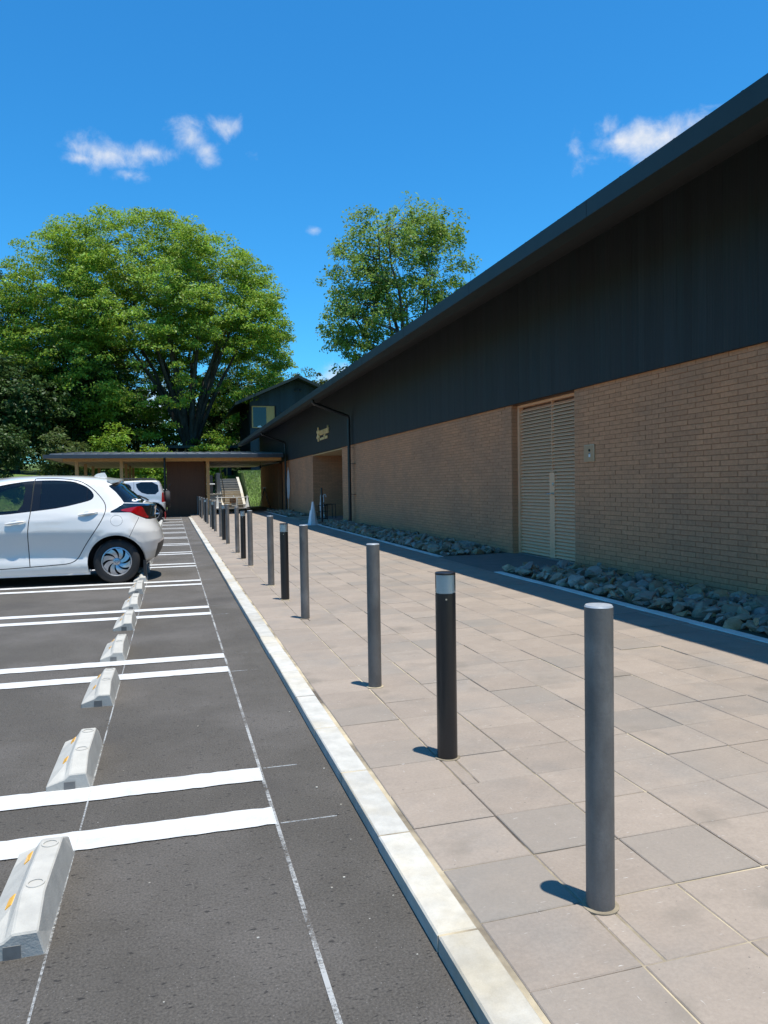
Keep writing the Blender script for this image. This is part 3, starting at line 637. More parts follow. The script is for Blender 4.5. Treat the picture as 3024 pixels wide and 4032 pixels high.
# ------------------------------------------------------------------ rock beds
def rocks():
    beds = [(1.0, 9.1, 'near'), (11.4, 23.3, 'middle'), (29.5, 36.9, 'far')]
    for y0, y1, nm in beds:
        v = []; f = []; n = 16
        for i in range(n + 1):
            y = y0 + (y1 - y0) * i / n
            for x in (gk(y) + .10, WX + .01): v.append((x, y, PZ(x) - .004))
        f = [(2 * i, 2 * i + 1, 2 * i + 3, 2 * i + 2) for i in range(n)]
        mb = MB(); mb.v = v; mb.f = f; mb.m = [0] * n
        b = mb.build('rock_bed', MT['soil']); tag(b, 'soil bed under the %s rocks along the brick wall' % nm, kind='structure')
        # border kerb of short blocks
        kb = empty('border_kerb', (gk(y0), y0, PZ(4))); tag(kb, '%s pale border kerb edging the rock bed' % nm, kind='structure')
        y = y0; blk = MB().cbox(0, .1, -.147, .147, -.06, .006, .004).mesh('border_block', MT['kerb_blue'])
        while y < y1:
            a = math.atan2(gk(y + .3) - gk(y), .3)
            o = link('border_block', blk, kb); o.matrix_local = Matrix.Translation((gk(y + .15) - gk(y0), y + .15 - y0, PZ(gk(y)) - PZ(4) + random.gauss(0, .001))) @ Matrix.Rotation(-a, 4, 'Z'); y += .3
    shapes = []
    for k in range(16):
        bm = bmesh.new(); sx, sy, sz = random.uniform(.8, 1.35), random.uniform(.7, 1.1), random.uniform(.34, .66)
        for i in range(15):
            d = Vector((random.gauss(0, 1), random.gauss(0, 1), random.gauss(0, 1))).normalized() * random.uniform(.75, 1.1)
            bm.verts.new((d.x * sx, d.y * sy, d.z * sz))
        r = bmesh.ops.convex_hull(bm, input=bm.verts); bmesh.ops.delete(bm, geom=[g for g in r['geom_interior'] if isinstance(g, bmesh.types.BMVert)], context='VERTS')
        bmesh.ops.bevel(bm, geom=bm.edges[:], offset=.022, segments=1, affect='EDGES')
        vs = [tuple(v.co) for v in bm.verts]; bm.verts.index_update(); fs = [tuple(v.index for v in f.verts) for f in bm.faces]; bm.free(); shapes.append((vs, fs))
    meshes = [[None] * 4 for _ in shapes]
    allr = []
    for bi, (y0, y1, nm) in enumerate(beds):
        area = (y1 - y0) * 1.15; n = int(area * (150 if bi == 0 else 120))
        for k in range(n):
            y = random.uniform(y0 + .05, y1 - .05); x = random.uniform(gk(y) + .15, WX - .06)
            s = min(.135, max(.034, random.lognormvariate(math.log(.057), .42)))
            z = PZ(x) + s * .16 + random.uniform(0, .022) + (.016 if random.random() < .25 else 0)
            allr.append((x, y, z, s, bi))
    allr.sort(key=lambda r: (r[1] < 3.7, r[1]))
    names = ['blue-grey', 'brown', 'dark grey', 'rusty']; where = ['in the near rock bed beside the brick wall', 'in the bed between the louvred door and the entrance', 'in the far bed past the entrance']
    mass = [MB() for _ in beds]; cnt = 0; mats_used = {}
    masses = {}
    for (x, y, z, s, bi) in allr:
        k = random.randrange(len(shapes)); c = random.choices(range(4), (.36, .26, .24, .14))[0]
        mat = Matrix.Translation((x, y, z)) @ Matrix.Rotation(random.uniform(0, 6.3), 4, 'Z') @ Matrix.Rotation(random.gauss(0, .4), 4, 'X') @ Matrix.Rotation(random.gauss(0, .4), 4, 'Y') @ Matrix.Scale(s, 4)
        if cnt < 300 and y > 3.7:
            if meshes[k][c] is None: meshes[k][c] = MB().add(*shapes[k]).mesh('rock', ROCKM[c])
            o = link('rock', meshes[k][c]); o.matrix_world = mat; cnt += 1
            tag(o, '%s angular rock %s' % (names[c], where[bi]), 'rock', '%s rocks %s' % (names[c], where[bi]))
        else:
            mb = masses.setdefault(bi, MB()); mb.add(shapes[k][0], shapes[k][1], c, mat)
    for bi, mb in masses.items():
        o = mb.build('rocks', ROCKM); tag(o, 'angular broken rocks heaped %s' % where[bi], 'rocks', kind='stuff')
rocks()
# ------------------------------------------------------------------ wall sign (raised gold letters)
def font_mesh(txt, size, depth, name, mat):
    cu = bpy.data.curves.new(name, 'FONT'); cu.body = txt; cu.size = size; cu.extrude = depth; cu.bevel_depth = .0; cu.offset = size * .012
    o = bpy.data.objects.new('tmp', cu); COL.objects.link(o); dg = bpy.context.evaluated_depsgraph_get(); dg.update()
    me = bpy.data.meshes.new_from_object(o.evaluated_get(dg)); bpy.data.objects.remove(o); bpy.data.curves.remove(cu)
    me.name = name; me.materials.clear(); me.materials.append(mat); return me
MT['gold'] = M('pale_gold_letter', (.92, .68, .32), .45, .06, 10, metal=.0, spec=.6)
def wall_sign():
    y0 = 27.40; s = empty('wall_sign', (CXX, y0, 3.16)); tag(s, 'pale gold lettering with a star shaped mark on the dark cladding above the entrance', 'sign')
    # local frame: text x runs towards -Y, text y is up, letters stand off the wall towards -X
    B = Matrix(((0, 0, -1, -.03), (-1, 0, 0, 0), (0, 1, 0, 0), (0, 0, 0, 1)))
    mb = MB()
    for k in range(6):     # six-armed mark with rounded flared arms
        a = PI / 2 + k * PI / 3; w0, w1, L = .030, .052, .255
        u = Vector((math.cos(a), math.sin(a))); n = Vector((-u.y, u.x))
        pts = [u * .0 + n * w0, u * .0 - n * w0, u * (L * .55) - n * w1 * .8, u * (L * .9) - n * w1 * .9, u * L - n * w1 * .45, u * L + n * w1 * .45, u * (L * .9) + n * w1 * .9, u * (L * .55) + n * w1 * .8]
        mb.prism([(p.x, p.y) for p in pts], -.02 - k * .0004, .02 + k * .0004, 'z')
    link('star_mark', mb.mesh('star_mark', MT['gold']), s, B @ Matrix.Translation((.02, 0, 0)))
    x = .34
    for ch in 'snow peak':
        if ch == ' ': x += .055; continue
        me = font_mesh(ch, .36, .02, 'letter', MT['gold']); xs = [v.co.x for v in me.vertices]; a, b = min(xs), max(xs)
        link('letter', me, s, B @ Matrix.Translation((x - a, -.055, 0))); x += (b - a) + .028
    x = .34
    for w, h in [(.10, .07), (.09, .075), (.10, .07), (.12, .09), (.08, .075), (.09, .07), (.10, .15), (.0, 0), (.12, .09), (.10, .085), (.12, .09)]:
        if w: link('small_letter', MB().prism([(0, 0), (w * .35, 0), (w * .5, h * .4), (w * .65, 0), (w, 0), (w, h), (w * .6, h), (w * .5, h * .7), (w * .3, h), (0, h)], -.012, .012, 'z').mesh('small_letter', MT['gold']), s, B @ Matrix.Translation((x, -.235, 0)))
        x += w + .022 + (.1 if not w else 0)
wall_sign()
# ------------------------------------------------------------------ canopy over the far bays
def canopy():
    C = empty('canopy', (-.5, 35, 0)); tag(C, 'low flat timber canopy with grey metal fascia beyond the far bays', 'canopy')
    def P(o): return loc(o, C)
    y0, y1 = 35.0, 47.4; zt = 2.80; sl = .055; x0, x1 = -5.25, 4.95
    r = MB(); r.add([(x0 + .25, y0 + .02, zt + .02), (x1, y0 + .02, zt + .02), (x1, y1, zt + sl * (y1 - y0)), (x0 + .25, y1, zt + sl * (y1 - y0)),
                     (x0 + .25, y0 + .02, zt - .06), (x1, y0 + .02, zt - .06), (x1, y1, zt + sl * (y1 - y0) - .15), (x0 + .25, y1, zt + sl * (y1 - y0) - .15)],
                    [(0, 1, 2, 3), (7, 6, 5, 4), (0, 4, 5, 1), (1, 5, 6, 2), (2, 6, 7, 3), (3, 7, 4, 0)])
    rf = P(r.build('roof', MT['roof_metal'], C))
    sm = MB().prism([(y0 + .02, zt + .02), (y0 + .02, zt + .05), (y1, zt + sl * (y1 - y0) + .04), (y1, zt + sl * (y1 - y0))], -.012, .012, 'x').mesh('roof_seam', MT['roof_metal'])
    for k in range(22): link('roof_seam', sm, rf, Matrix.Translation((x0 + .3 + k * .47, 0, 0)))
    P(MB().box(x0, x1, y0, y0 + .03, 2.645, 2.80).box(x0, x0 + .03, y0 + .03, y1, 2.645, 2.80).build('fascia', MT['fascia'], C))
    P(MB().box(x0 + .03, x1, y0 + .03, y0 + .7, 2.665, 2.685).box(x0 + .03, x0 + .7, y0 + .7, y1, 2.665, 2.685).build('eave_board', MT['soffit_wood'], C))
    P(MB().box(x0 + .7, x1, y0 + .70, y0 + .82, 2.52, 2.66).build('front_beam', MT['wood'], C))
    s = P(MB().box(x0 + .7, x1, y0 + .82, y1, 2.545, 2.565).build('soffit', MT['soffit_wood'], C))
    for k in range(28):
        x = x0 + .72 + k * .34
        if x < x1 - .05: MB().box(x - .004, x + .004, y0 + .83, y1, 2.541, 2.546).build('soffit_joint', MT['wood_brown'], s)
    pm = MB().box(-.07, .07, -.07, .07, 0, 2.54).mesh('post', MT['wood'])
    for X in (-4.02, -2.16):
        for Y in (35.95, 39.5, 43.1, 46.7): P(link('post', pm, C, Matrix.Translation((X, Y, .0))))
    for X, Y in ((1.60, 35.95), (1.60, 39.5)): P(link('post', pm, C, Matrix.Translation((X, Y, PZ(X)))))
    p = P(MB().tube([(-.30, 35.5, 2.66), (-.30, 35.5, 2.45), (-.30, 35.55, 0)], .05, 12).build('downpipe', MT['pipe'], C, True))
    rm = P(MB().box(-.24, 1.50, 37.0, 46.5, 0, 2.54).build('store_room', MT['wood_brown'], C))
    bd = MB().box(-.056, .056, -.012, .0, 0, 2.53).mesh('wall_board', MT['wood_brown'])
    for k in range(15): link('wall_board', bd, rm, Matrix.Translation((-.18 + k * .116, 37.0, 0)))
    MB().box(.55, 1.35, 36.975, 36.99, .02, 2.1).build('room_door', MT['wood_brown'], rm)
    l = P(MB().lathe([(.05, 0), (.055, .14)], 14, mat=Matrix.Translation((4.25, 38.2, 2.36)) @ Matrix.Rotation(2.2, 4, 'X')).tube([(4.25, 38.2, 2.55), (4.25, 38.2, 2.40)], .012, 8).build('spotlight', MT['black_metal'], C))
    P(MB().tube([(4.25, 38.2, 2.44), (5.2, 38.2, 2.50)], .012, 6).build('conduit', MT['white_plastic'], C))
canopy()
# ------------------------------------------------------------------ upper gabled house
def house():
    K = 58 / 51.; Y = 58.0
    def X_(x): return x * K
    def Z_(z): return CAM_Z + (z - CAM_Z) * K
    H = empty('gabled_house', (X_(8), Y, 2.0)); tag(H, 'dark boarded gabled house with timber framed window behind the long eave', 'house')
    def P(o): return loc(o, H)
    xl, xr, xi = X_(5.06), X_(13.0), X_(8.19); zrdg = Z_(8.50); k = .445
    def zt(x): return zrdg - k * abs(x - xi)
    wx0, wx1, wxm, wz0, wz1 = X_(5.18), X_(6.68), X_(6.14), Z_(5.23), Z_(6.68)
    w = P(MB().prism([(xl, 1.9), (xr, 1.9), (xr, zt(xr)), (xi, zt(xi)), (xl, zt(xl))], Y, Y + 9, 'y').build('wall', MT['joint_black'], H))
    bw = .18; x = xl + bw / 2
    while x < X_(9.9):
        z1 = min(zt(x - bw / 2), zt(x + bw / 2)); lo = 1.95
        segs = [(lo, z1)]
        if wx0 - .05 < x < wx1 + .05: segs = [(lo, wz0 - .03), (wz1 + .04, z1)]
        for a, b in segs:
            if b - a > .03: MB().box(x - bw / 2 + .003, x + bw / 2 - .003, Y - .02, Y - .001, a, b).build('board', MT['board_blue'], w)
        x += bw
    rf = MB()
    for xe in (X_(4.05), xr + 1): rf.prism([(xi, zrdg), (xe, zt(xe)), (xe, zt(xe) + .16), (xi, zrdg + .16)], Y - 1.0, Y + 9.8, 'y')
    r = P(rf.build('roof', MT['dark_metal'], H))
    MB().tube([(xi, Y - 1.02, zrdg + .17), (xi, Y + 9.8, zrdg + .17)], .08, 8).build('ridge_cap', MT['dark_metal'], r)
    for xe in (X_(4.05), xr + 1): MB().prism([(xi, zrdg - .03), (xe, zt(xe) - .03), (xe, zt(xe) + .18), (xi, zrdg + .18)], Y - 1.03, Y - 1.0, 'y').build('barge_board', MT['dark_metal'], r)
    f = .09
    wn = P(MB().box(wx0, wx0 + f, Y - .05, Y + .05, wz0, wz1).box(wx1 - f, wx1, Y - .05, Y + .05, wz0, wz1).box(wx0 + f, wx1 - f, Y - .05, Y + .05, wz1 - f, wz1).box(wx0 + f, wx1 - f, Y - .05, Y + .05, wz0, wz0 + f * .7).build('window', MT['wood'], H))
    MB().box(wx0 + f, wxm, Y - .015, Y - .005, wz0 + f * .7, wz1 - f).build('pane', MT['glass_dark'], wn)
    MB().box(wxm, wx1 - f, Y - .03, Y + .0, wz0 + f * .7, wz1 - f).build('timber_panel', MT['wood'], wn)
    for (x, z, rr) in ((8.10, 7.75, .11), (8.42, 7.75, .11), (7.1, 6.25, .07)):
        P(MB().lathe([(rr, 0), (rr, .05), (rr * .6, .07)], 16, mat=Matrix.Translation((X_(x), Y - .02, Z_(z))) @ Matrix.Rotation(PI / 2, 4, 'X')).build('vent_cap', MT['black_metal'], H))
    c = MB().add([(.0, 0, .0), (.4, 0, 0), (.4, .2, 0), (0, .2, 0), (.05, .03, .10), (.22, .02, .15), (.34, .1, .08), (.08, .15, .1)], [(0, 3, 2, 1), (0, 1, 5, 4), (1, 2, 6, 5), (2, 3, 7, 6), (3, 0, 4, 7), (4, 5, 6, 7)], 0, Matrix.Translation((X_(5.5), Y - .3, wz0 + .02)))
    P(c.build('white_cushion', MT['white_plastic'], H))
MT['board_blue'] = M('blue_black_board', (.019, .031, .043), .6, .3, 3, 6, rnd=.25, stretch=(16, 16, .5), bump=.2)
house()
# ------------------------------------------------------------------ stairs, bank, small things behind the canopy
MT['step_tan'] = M('tan_riser', (.46, .36, .24), .85, .1, 6)
def stairs():
    S = empty('stair', (3.8, 50, 0)); tag(S, 'outdoor concrete stair climbing the grass bank behind the canopy', kind='structure')
    x0, x1 = 3.20, 4.42
    for i in range(7):
        o = MB().box(x0, x1, 50.2 + .34 * i, 50.2 + .34 * (i + 1), -.05, .06 + .148 * (i + 1)).build('step', MT['step_tan'], S); loc(o, S)
        n = MB().box(x0, x1, 50.175 + .34 * i, 50.56 + .34 * i, .030 + .148 * (i + 1), .064 + .148 * (i + 1)).build('nosing', MT['kerb'], o)
    zt = .06 + .148 * 7
    for i in range(5):
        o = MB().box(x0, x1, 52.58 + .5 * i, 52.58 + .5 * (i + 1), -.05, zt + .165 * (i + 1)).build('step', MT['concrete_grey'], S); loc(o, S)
        MB().box(x0, x1, 52.565 + .5 * i, 52.63 + .5 * i, zt + .165 * (i + 1) - .02, zt + .165 * (i + 1) + .004).build('nosing', MT['concrete'], o)
    z1 = zt + .825
    o = MB().prism([(50.1, -.05), (50.1, .22), (52.6, zt + .14), (55.3, z1 + .14), (55.3, -.05)], x1, x1 + .17, 'x').build('parapet', MT['kerb'], S); loc(o, S)
    o = MB().prism([(50.1, -.05), (50.1, .12), (55.3, z1 + .1), (55.3, -.05)], x0 - .12, x0, 'x').build('stringer', MT['concrete'], S); loc(o, S)
    o = MB().tube([(x0 + .05, 50.6, .25), (x0 + .05, 50.6, 1.12), (x0 + .05, 55, z1 + .9), (x0 + .05, 55, z1)], .03, 8).build('handrail', MT['black_metal'], S); loc(o, S)
    t = MB().box(-3, 9, 50.35, 50.0 + .2, -.02, .02)
    p = MB().box(2.05, 3.05, 50.3, 52.6, -.05, .88).box(2.0, 3.1, 50.25, 52.65, .88, .93).build('concrete_plinth', MT['concrete']); tag(p, 'beige concrete plinth left of the stair behind the canopy', 'plinth')
    u = empty('equipment_cabinet', (2.45, 51, .93)); tag(u, 'grey metal equipment cabinet with white pipe on the beige plinth', 'cabinet')
    for a, b, h, mt in ((1.95, 2.32, 1.25, MT['concrete_grey']), (2.34, 2.55, 1.2, MT['fascia']), (2.80, 3.02, 1.35, MT['roof_metal'])):
        loc(MB().box(a, b, 50.7, 51.6, .93, .93 + h).build('cabinet_panel', mt, u), u)
    loc(MB().tube([(1.95, 50.6, 1.55), (2.7, 50.6, 1.55)], .035, 8).build('white_pipe', MT['white_plastic'], u), u); loc(MB().tube([(2.7, 50.6, .93), (2.7, 50.6, 2.2)], .04, 8).build('pipe_riser', MT['black_metal'], u), u)
stairs()
def cone_mesh(h, r, base):
    c = MB().lathe([(r, .03), (r * .62, h * .45), (r * .26, h * .93), (r * .2, h)], 20, cap0=False)
    b = MB().cbox(-base, base, -base, base, 0, .03, .01)
    return c.mesh('cone_body', MT['white_plastic'], True), b.mesh('cone_base', MT['white_plastic'])
CB, CBB = cone_mesh(.70, .14, .19)
def cone(x, y, z, label):
    o = empty('traffic_cone', (x, y, z), .3); link('cone_body', CB, o); link('cone_base', CBB, o); tag(o, label, 'traffic cone', 'white traffic cones'); return o
k = cone(4.06, 22.63, PZ(4.06), 'white traffic cone with a cloth sheet beside the entrance rock bed')
link('cloth_sheet', MB().add([(-.16, -.17, .02), (-.02, -.19, .02), (.0, -.09, .50), (-.08, -.08, .47), (-.16, -.16, .02), (-.19, -.02, .05), (-.10, .0, .44)], [(0, 1, 2, 3), (4, 3, 6, 5)]).mesh('cloth_sheet', MT['white_plastic']), k)
cone(2.72, 48.9, .02, 'left white traffic cone of the barrier before the stair'); cone(4.56, 48.9, .02, 'right white traffic cone of the barrier before the stair')
def barrier():
    b = empty('barrier_bar', (3.64, 48.9, .66)); tag(b, 'white barrier bar carried by two cones before the stair', 'barrier')
    loc(MB().tube([(2.62, 48.9, .69), (4.66, 48.9, .69)], .022, 8).build('bar', MT['white_plastic'], b), b)
    for x in (2.72, 3.72, 4.56): loc(MB().lathe([(.04, 0), (.03, .16)], 10, mat=Matrix.Translation((x, 48.9, .67))).build('bar_clip', MT['white_plastic'], b), b)
    n = empty('notice_board', (3.7, 48.85, .1)); tag(n, 'small notice board with brown upper half standing before the barrier bar', 'notice')
    loc(MB().box(3.58, 3.98, 48.80, 48.82, .14, .64).build('board', MT['white_plastic'], n), n)
    loc(MB().box(3.46, 3.86, 48.775, 48.79, .36, .64).build('brown_sheet', MT['wood_brown'], n), n)
    q = MB()
    for z, a, b2 in ((.585, 3.5, 3.82), (.53, 3.5, 3.7), (.47, 3.5, 3.8), (.44, 3.5, 3.78)): q.box(a, b2, 48.77, 48.774, z, z + .012)
    loc(q.build('printed_rule', MT['kerb'], n), n)
    st = MB()
    for x in (3.6, 3.95): st.tube([(x, 48.83, .62), (x, 48.98, .02)], .012, 6); st.tube([(x, 48.82, .62), (x, 48.74, .02)], .012, 6)
    loc(st.build('stand_legs', MT['steel'], n), n)
barrier()
def ladder():
    o = empty('step_ladder', (4.85, 42, .13)); tag(o, 'dark folding step ladder standing open against the brick wall under the canopy', 'ladder')
    zb = PZ(4.9)
    for nm, dx in (('front_frame', -.28), ('rear_frame', .30)):
        mb = MB()
        for yy in (41.6, 42.1): mb.tube([(4.85 + dx, yy, zb), (4.85, 41.70 + (yy - 41.6) * .6, zb + 1.12)], .018, 6)
        for t in (.2, .42, .64, .86): mb.box(4.85 + dx * (1 - t) - .02, 4.85 + dx * (1 - t) + .02, 41.62, 42.05, zb + 1.12 * t - .01, zb + 1.12 * t + .01)
        loc(mb.build(nm, MT['black_metal'], o), o)
    loc(MB().box(4.78, 4.92, 41.68, 42.02, zb + 1.11, zb + 1.14).build('top_step', MT['steel'], o), o)
ladder()
def entry_things():
    z = PZ(4.6)
    p = empty('sign_post', (4.55, 23.75, z)); tag(p, 'slim black post standing at the entrance recess', 'post')
    loc(MB().tube([(4.55, 23.75, z + .02), (4.55, 23.75, z + 1.1)], .03, 10).build('pole', MT['black_metal'], p), p); loc(MB().lathe([(.14, 0), (.14, .02)], 18, mat=Matrix.Translation((4.55, 23.75, z))).build('base', MT['black_metal'], p), p)
    s = empty('umbrella_stand', (4.95, 25.8, z)); tag(s, 'black umbrella stand by the entrance recess', 'umbrella stand')
    mb = MB()
    for x in (4.80, 5.10):
        for y in (25.65, 25.95): mb.box(x - .012, x + .012, y - .012, y + .012, z, z + .5)
    for zz in (.04, .28, .5): mb.box(4.80, 5.10, 25.63, 25.65, z + zz - .012, z + zz + .012); mb.box(4.80, 5.10, 25.95, 25.97, z + zz - .012, z + zz + .012); mb.box(4.785, 4.80, 25.63, 25.97, z + zz - .012, z + zz + .012); mb.box(5.1, 5.115, 25.63, 25.97, z + zz - .012, z + zz + .012)
    loc(mb.build('frame', MT['black_metal'], s), s)
    for i, (x, lab) in enumerate(((4.90, 'left white-handled umbrella in the black stand'), (5.01, 'right white-handled umbrella in the black stand'))):
        u = empty('umbrella', (x, 25.8, z)); tag(u, lab, 'umbrella', 'umbrellas in the stand')
        loc(MB().lathe([(.008, .05), (.035, .5), (.02, .62)], 10, mat=Matrix.Translation((x, 25.8, z))).build('folded_canopy', MT['lens'] if i else MT['white_plastic'], u), u)
        loc(MB().tube([(x, 25.8, z + .6), (x, 25.8, z + .82), (x + .02, 25.8, z + .87), (x + .06, 25.8, z + .87), (x + .08, 25.8, z + .82), (x + .08, 25.8, z + .78)], .012, 8).build('handle', MT['white_plastic'], u), u)
    r = empty('low_rack', (5.3, 27.2, z)); tag(r, 'low black metal rack in the dark entrance recess', 'rack')
    mb = MB()
    for y in (26.9, 27.5):
        mb.tube([(5.3, y, z), (5.3, y, z + .5), (5.65, y, z + .5), (5.65, y, z)], .016, 6)
    mb.tube([(5.3, 26.9, z + .5), (5.3, 27.5, z + .5)], .016, 6); mb.tube([(5.65, 26.9, z + .5), (5.65, 27.5, z + .5)], .016, 6)
    loc(mb.build('frame', MT['black_metal'], r), r)
    f = empty('feather_banner', (4.98, 34.9, PZ(5))); tag(f, 'narrow white feather banner half hidden behind the far downpipe', 'banner')
    zb = PZ(5)
    loc(MB().tube([(5.14, 34.9, zb), (5.14, 34.9, zb + 1.9), (5.14, 34.9, zb + 2.05)], .012, 8).build('pole', MT['steel'], f), f)
    pts = [(5.08, .70), (5.10, .60), (5.16, .62), (5.20, 1.0), (5.21, 1.4), (5.18, 1.8), (5.14, 2.02), (5.10, 1.8), (5.07, 1.3)]
    loc(MB().prism([(a, zb + b) for a, b in pts], 34.86, 34.868, 'y').build('cloth', MT['white_plastic'], f), f)
entry_things()
def terrace():
    t = empty('terrace_building', (3, 60, 2.3)); tag(t, 'dark building with pale posts on the terrace above the stair', 'building')
    loc(MB().box(-1, 4.6, 62, 66, 1.9, 4.6).build('wall', MT['board_blue'], t), t)
    for x in [-.8 + .62 * i for i in range(9)]: loc(MB().box(x - .06, x + .06, 60.9, 61.02, 1.9, 4.4).build('post', MT['wood'], t), t)
    loc(MB().box(-1.4, 5.0, 60.4, 66.4, 4.4, 4.6).build('roof', MT['dark_metal'], t), t); loc(MB().box(-1.2, 4.8, 60.7, 62, 2.15, 2.3).build('deck', MT['wood_brown'], t), t)
    for nm, y, z, lab in (('rail_fence', 49.9, .0, 'low metal rail fence behind the canopy posts'),):
        f = empty(nm, (-3, y, z)); tag(f, lab, 'fence')
        for zz in (.55, .95, 1.25): loc(MB().tube([(-5.8, y, zz), (.4, y, zz)], .022, 6).build('rail', MT['steel'], f), f)
        for i in range(5): loc(MB().tube([(-5.8 + i * 1.55, y, 0), (-5.8 + i * 1.55, y, 1.3)], .028, 6).build('post', MT['black_metal'], f), f)
terrace()
# ------------------------------------------------------------------ cars: body shells as a side-on triangulation pushed out to the body's half width
def lerp(t, pts):
    if t <= pts[0][0]: return pts[0][1]
    if t >= pts[-1][0]: return pts[-1][1]
    i = bisect.bisect([p[0] for p in pts], t) - 1; a, b = pts[i], pts[i + 1]
    return a[1] + (b[1] - a[1]) * (t - a[0]) / (b[0] - a[0])
def pip(x, y, poly):
    c = False; j = len(poly) - 1
    for i in range(len(poly)):
        xi, yi = poly[i]; xj, yj = poly[j]
        if (yi > y) != (yj > y) and x < (xj - xi) * (y - yi) / (yj - yi) + xi: c = not c
        j = i
    return c
def strip(line, w):             # polyline -> thin closed band
    L_, R_ = [], []
    for i, p in enumerate(line):
        a = Vector(line[max(0, i - 1)]); b = Vector(line[min(len(line) - 1, i + 1)]); d = (b - a).normalized(); n = Vector((-d.y, d.x)) * w / 2
        L_.append((p[0] + n.x, p[1] + n.y)); R_.append((p[0] - n.x, p[1] - n.y))
    return L_ + R_[::-1]
def dens(poly, step, closed=True):
    out = []; n = len(poly)
    for i in range(n if closed else n - 1):
        a, b = poly[i], poly[(i + 1) % n]; k = max(1, int(math.dist(a, b) / step))
        out += [(a[0] + (b[0] - a[0]) * j / k, a[1] + (b[1] - a[1]) * j / k) for j in range(k)]
    if not closed: out.append(poly[-1])
    return out
def smooth_poly(poly, closed=True, it=2):    # Chaikin corner cutting
    for _ in range(it):
        out = []; n = len(poly)
        for i in range(n if closed else n - 1):
            a, b = poly[i], poly[(i + 1) % n]; out += [(a[0] * .75 + b[0] * .25, a[1] * .75 + b[1] * .25), (a[0] * .25 + b[0] * .75, a[1] * .25 + b[1] * .75)]
        poly = out if closed else [poly[0]] + out + [poly[-1]]
    return poly
def shell(root, YC, lfun, upper, zb, regions, default, step=.045):
    """upper: open outline from bottom rear over the roof to bottom front, where the half width is nil"""
    up = dens(upper, .03, False); bottom = dens([up[-1], up[0]], .04, False)[1:-1]
    verts = []; edges = []; zero = set()
    def addloop(pts, closed=True):
        b = len(verts); verts.extend(Vector(p) for p in pts); n = len(pts)
        edges.extend((b + i, b + (i + 1) % n) for i in range(n if closed else n - 1))
    outline = up + bottom; addloop(outline)
    # rings close to the outline, where the surface turns quickly
    cxm = sum(p[0] for p in outline) / len(outline); czm = sum(p[1] for p in outline) / len(outline)
    for dd in (.003, .009, .02, .038, .062, .095):
        for i in range(1, len(up) - 1):
            a, b = Vector(up[i - 1]), Vector(up[i + 1]); t = (b - a).normalized(); nrm = Vector((-t.y, t.x))
            p = Vector(up[i]) + nrm * dd
            if not pip(p.x, p.y, outline): p = Vector(up[i]) - nrm * dd
            if pip(p.x, p.y, outline): verts.append(p)
    for r in regions: addloop(dens(r[2], .03))
    xs = [p[0] for p in outline]; zs = [p[1] for p in outline]
    x = min(xs); j = 0
    while x < max(xs):
        z = min(zs) + .001
        while z < max(zs):
            q = (x + (step / 2 if j % 2 else 0) + random.uniform(-.002, .002), z + random.uniform(-.002, .002))
            if pip(q[0], q[1], outline): verts.append(Vector(q))
            z += step; 
        x += step; j += 1
    vo, eo, fo, *_ = geometry.delaunay_2d_cdt(verts, edges, [], 0, 1e-5)
    upset = [Vector(p) for p in up]
    from mathutils import kdtree
    kd = kdtree.KDTree(len(upset))
    for i, p in enumerate(upset): kd.insert((p.x, p.y, 0), i)
    kd.balance()
    ls = []; nr = []
    for v in vo:
        d = kd.find((v.x, v.y, 0))[2]
        ls.append(0.0 if d < 1e-4 else lfun(v.x, v.y))
        e = .004; gx = (lfun(v.x + e, v.y) - lfun(v.x - e, v.y)) / (2 * e); gz = (lfun(v.x, v.y + e) - lfun(v.x, v.y - e)) / (2 * e)
        nr.append((gx, gz))
    cls = {}
    for f in fo:
        c = (vo[f[0]] + vo[f[1]] + vo[f[2]]) / 3
        if not pip(c.x, c.y, outline): continue
        k = default
        for r in regions:
            if pip(c.x, c.y, r[2]): k = r; break
        if k[1] is None: continue
        cls.setdefault(id(k), (k, []))[1].append(f)
    parts = {}
    for k, fs in cls.values():
        name, mat, _, off, sides = k[:5]
        for s in (-1, 1):
            ids = {}; vv = []; nn = []; ff = []
            for f in fs:
                t = []
                for i in f:
                    if i not in ids:
                        ids[i] = len(vv); l = max(0.0, ls[i] - off); vv.append((vo[i].x, YC + s * l, vo[i].y))
                        nn.append(Vector((-nr[i][0], s, -nr[i][1])).normalized())
                    t.append(ids[i])
                a, b, c = (vo[i] for i in f); ccw = (b - a).x * (c - a).y - (b - a).y * (c - a).x > 0
                ff.append(tuple(t) if ccw == (s < 0) else tuple(reversed(t)))
            me = bpy.data.meshes.new(name); me.from_pydata(vv, [], ff); me.materials.append(mat); me.polygons.foreach_set('use_smooth', [True] * len(ff)); me.update()
            try: me.normals_split_custom_set_from_vertices(nn)
            except Exception: pass
            o = link(name, me, root); o.matrix_parent_inverse = Matrix.Translation(root.location).inverted(); parts.setdefault(name, []).append(o)
    return parts
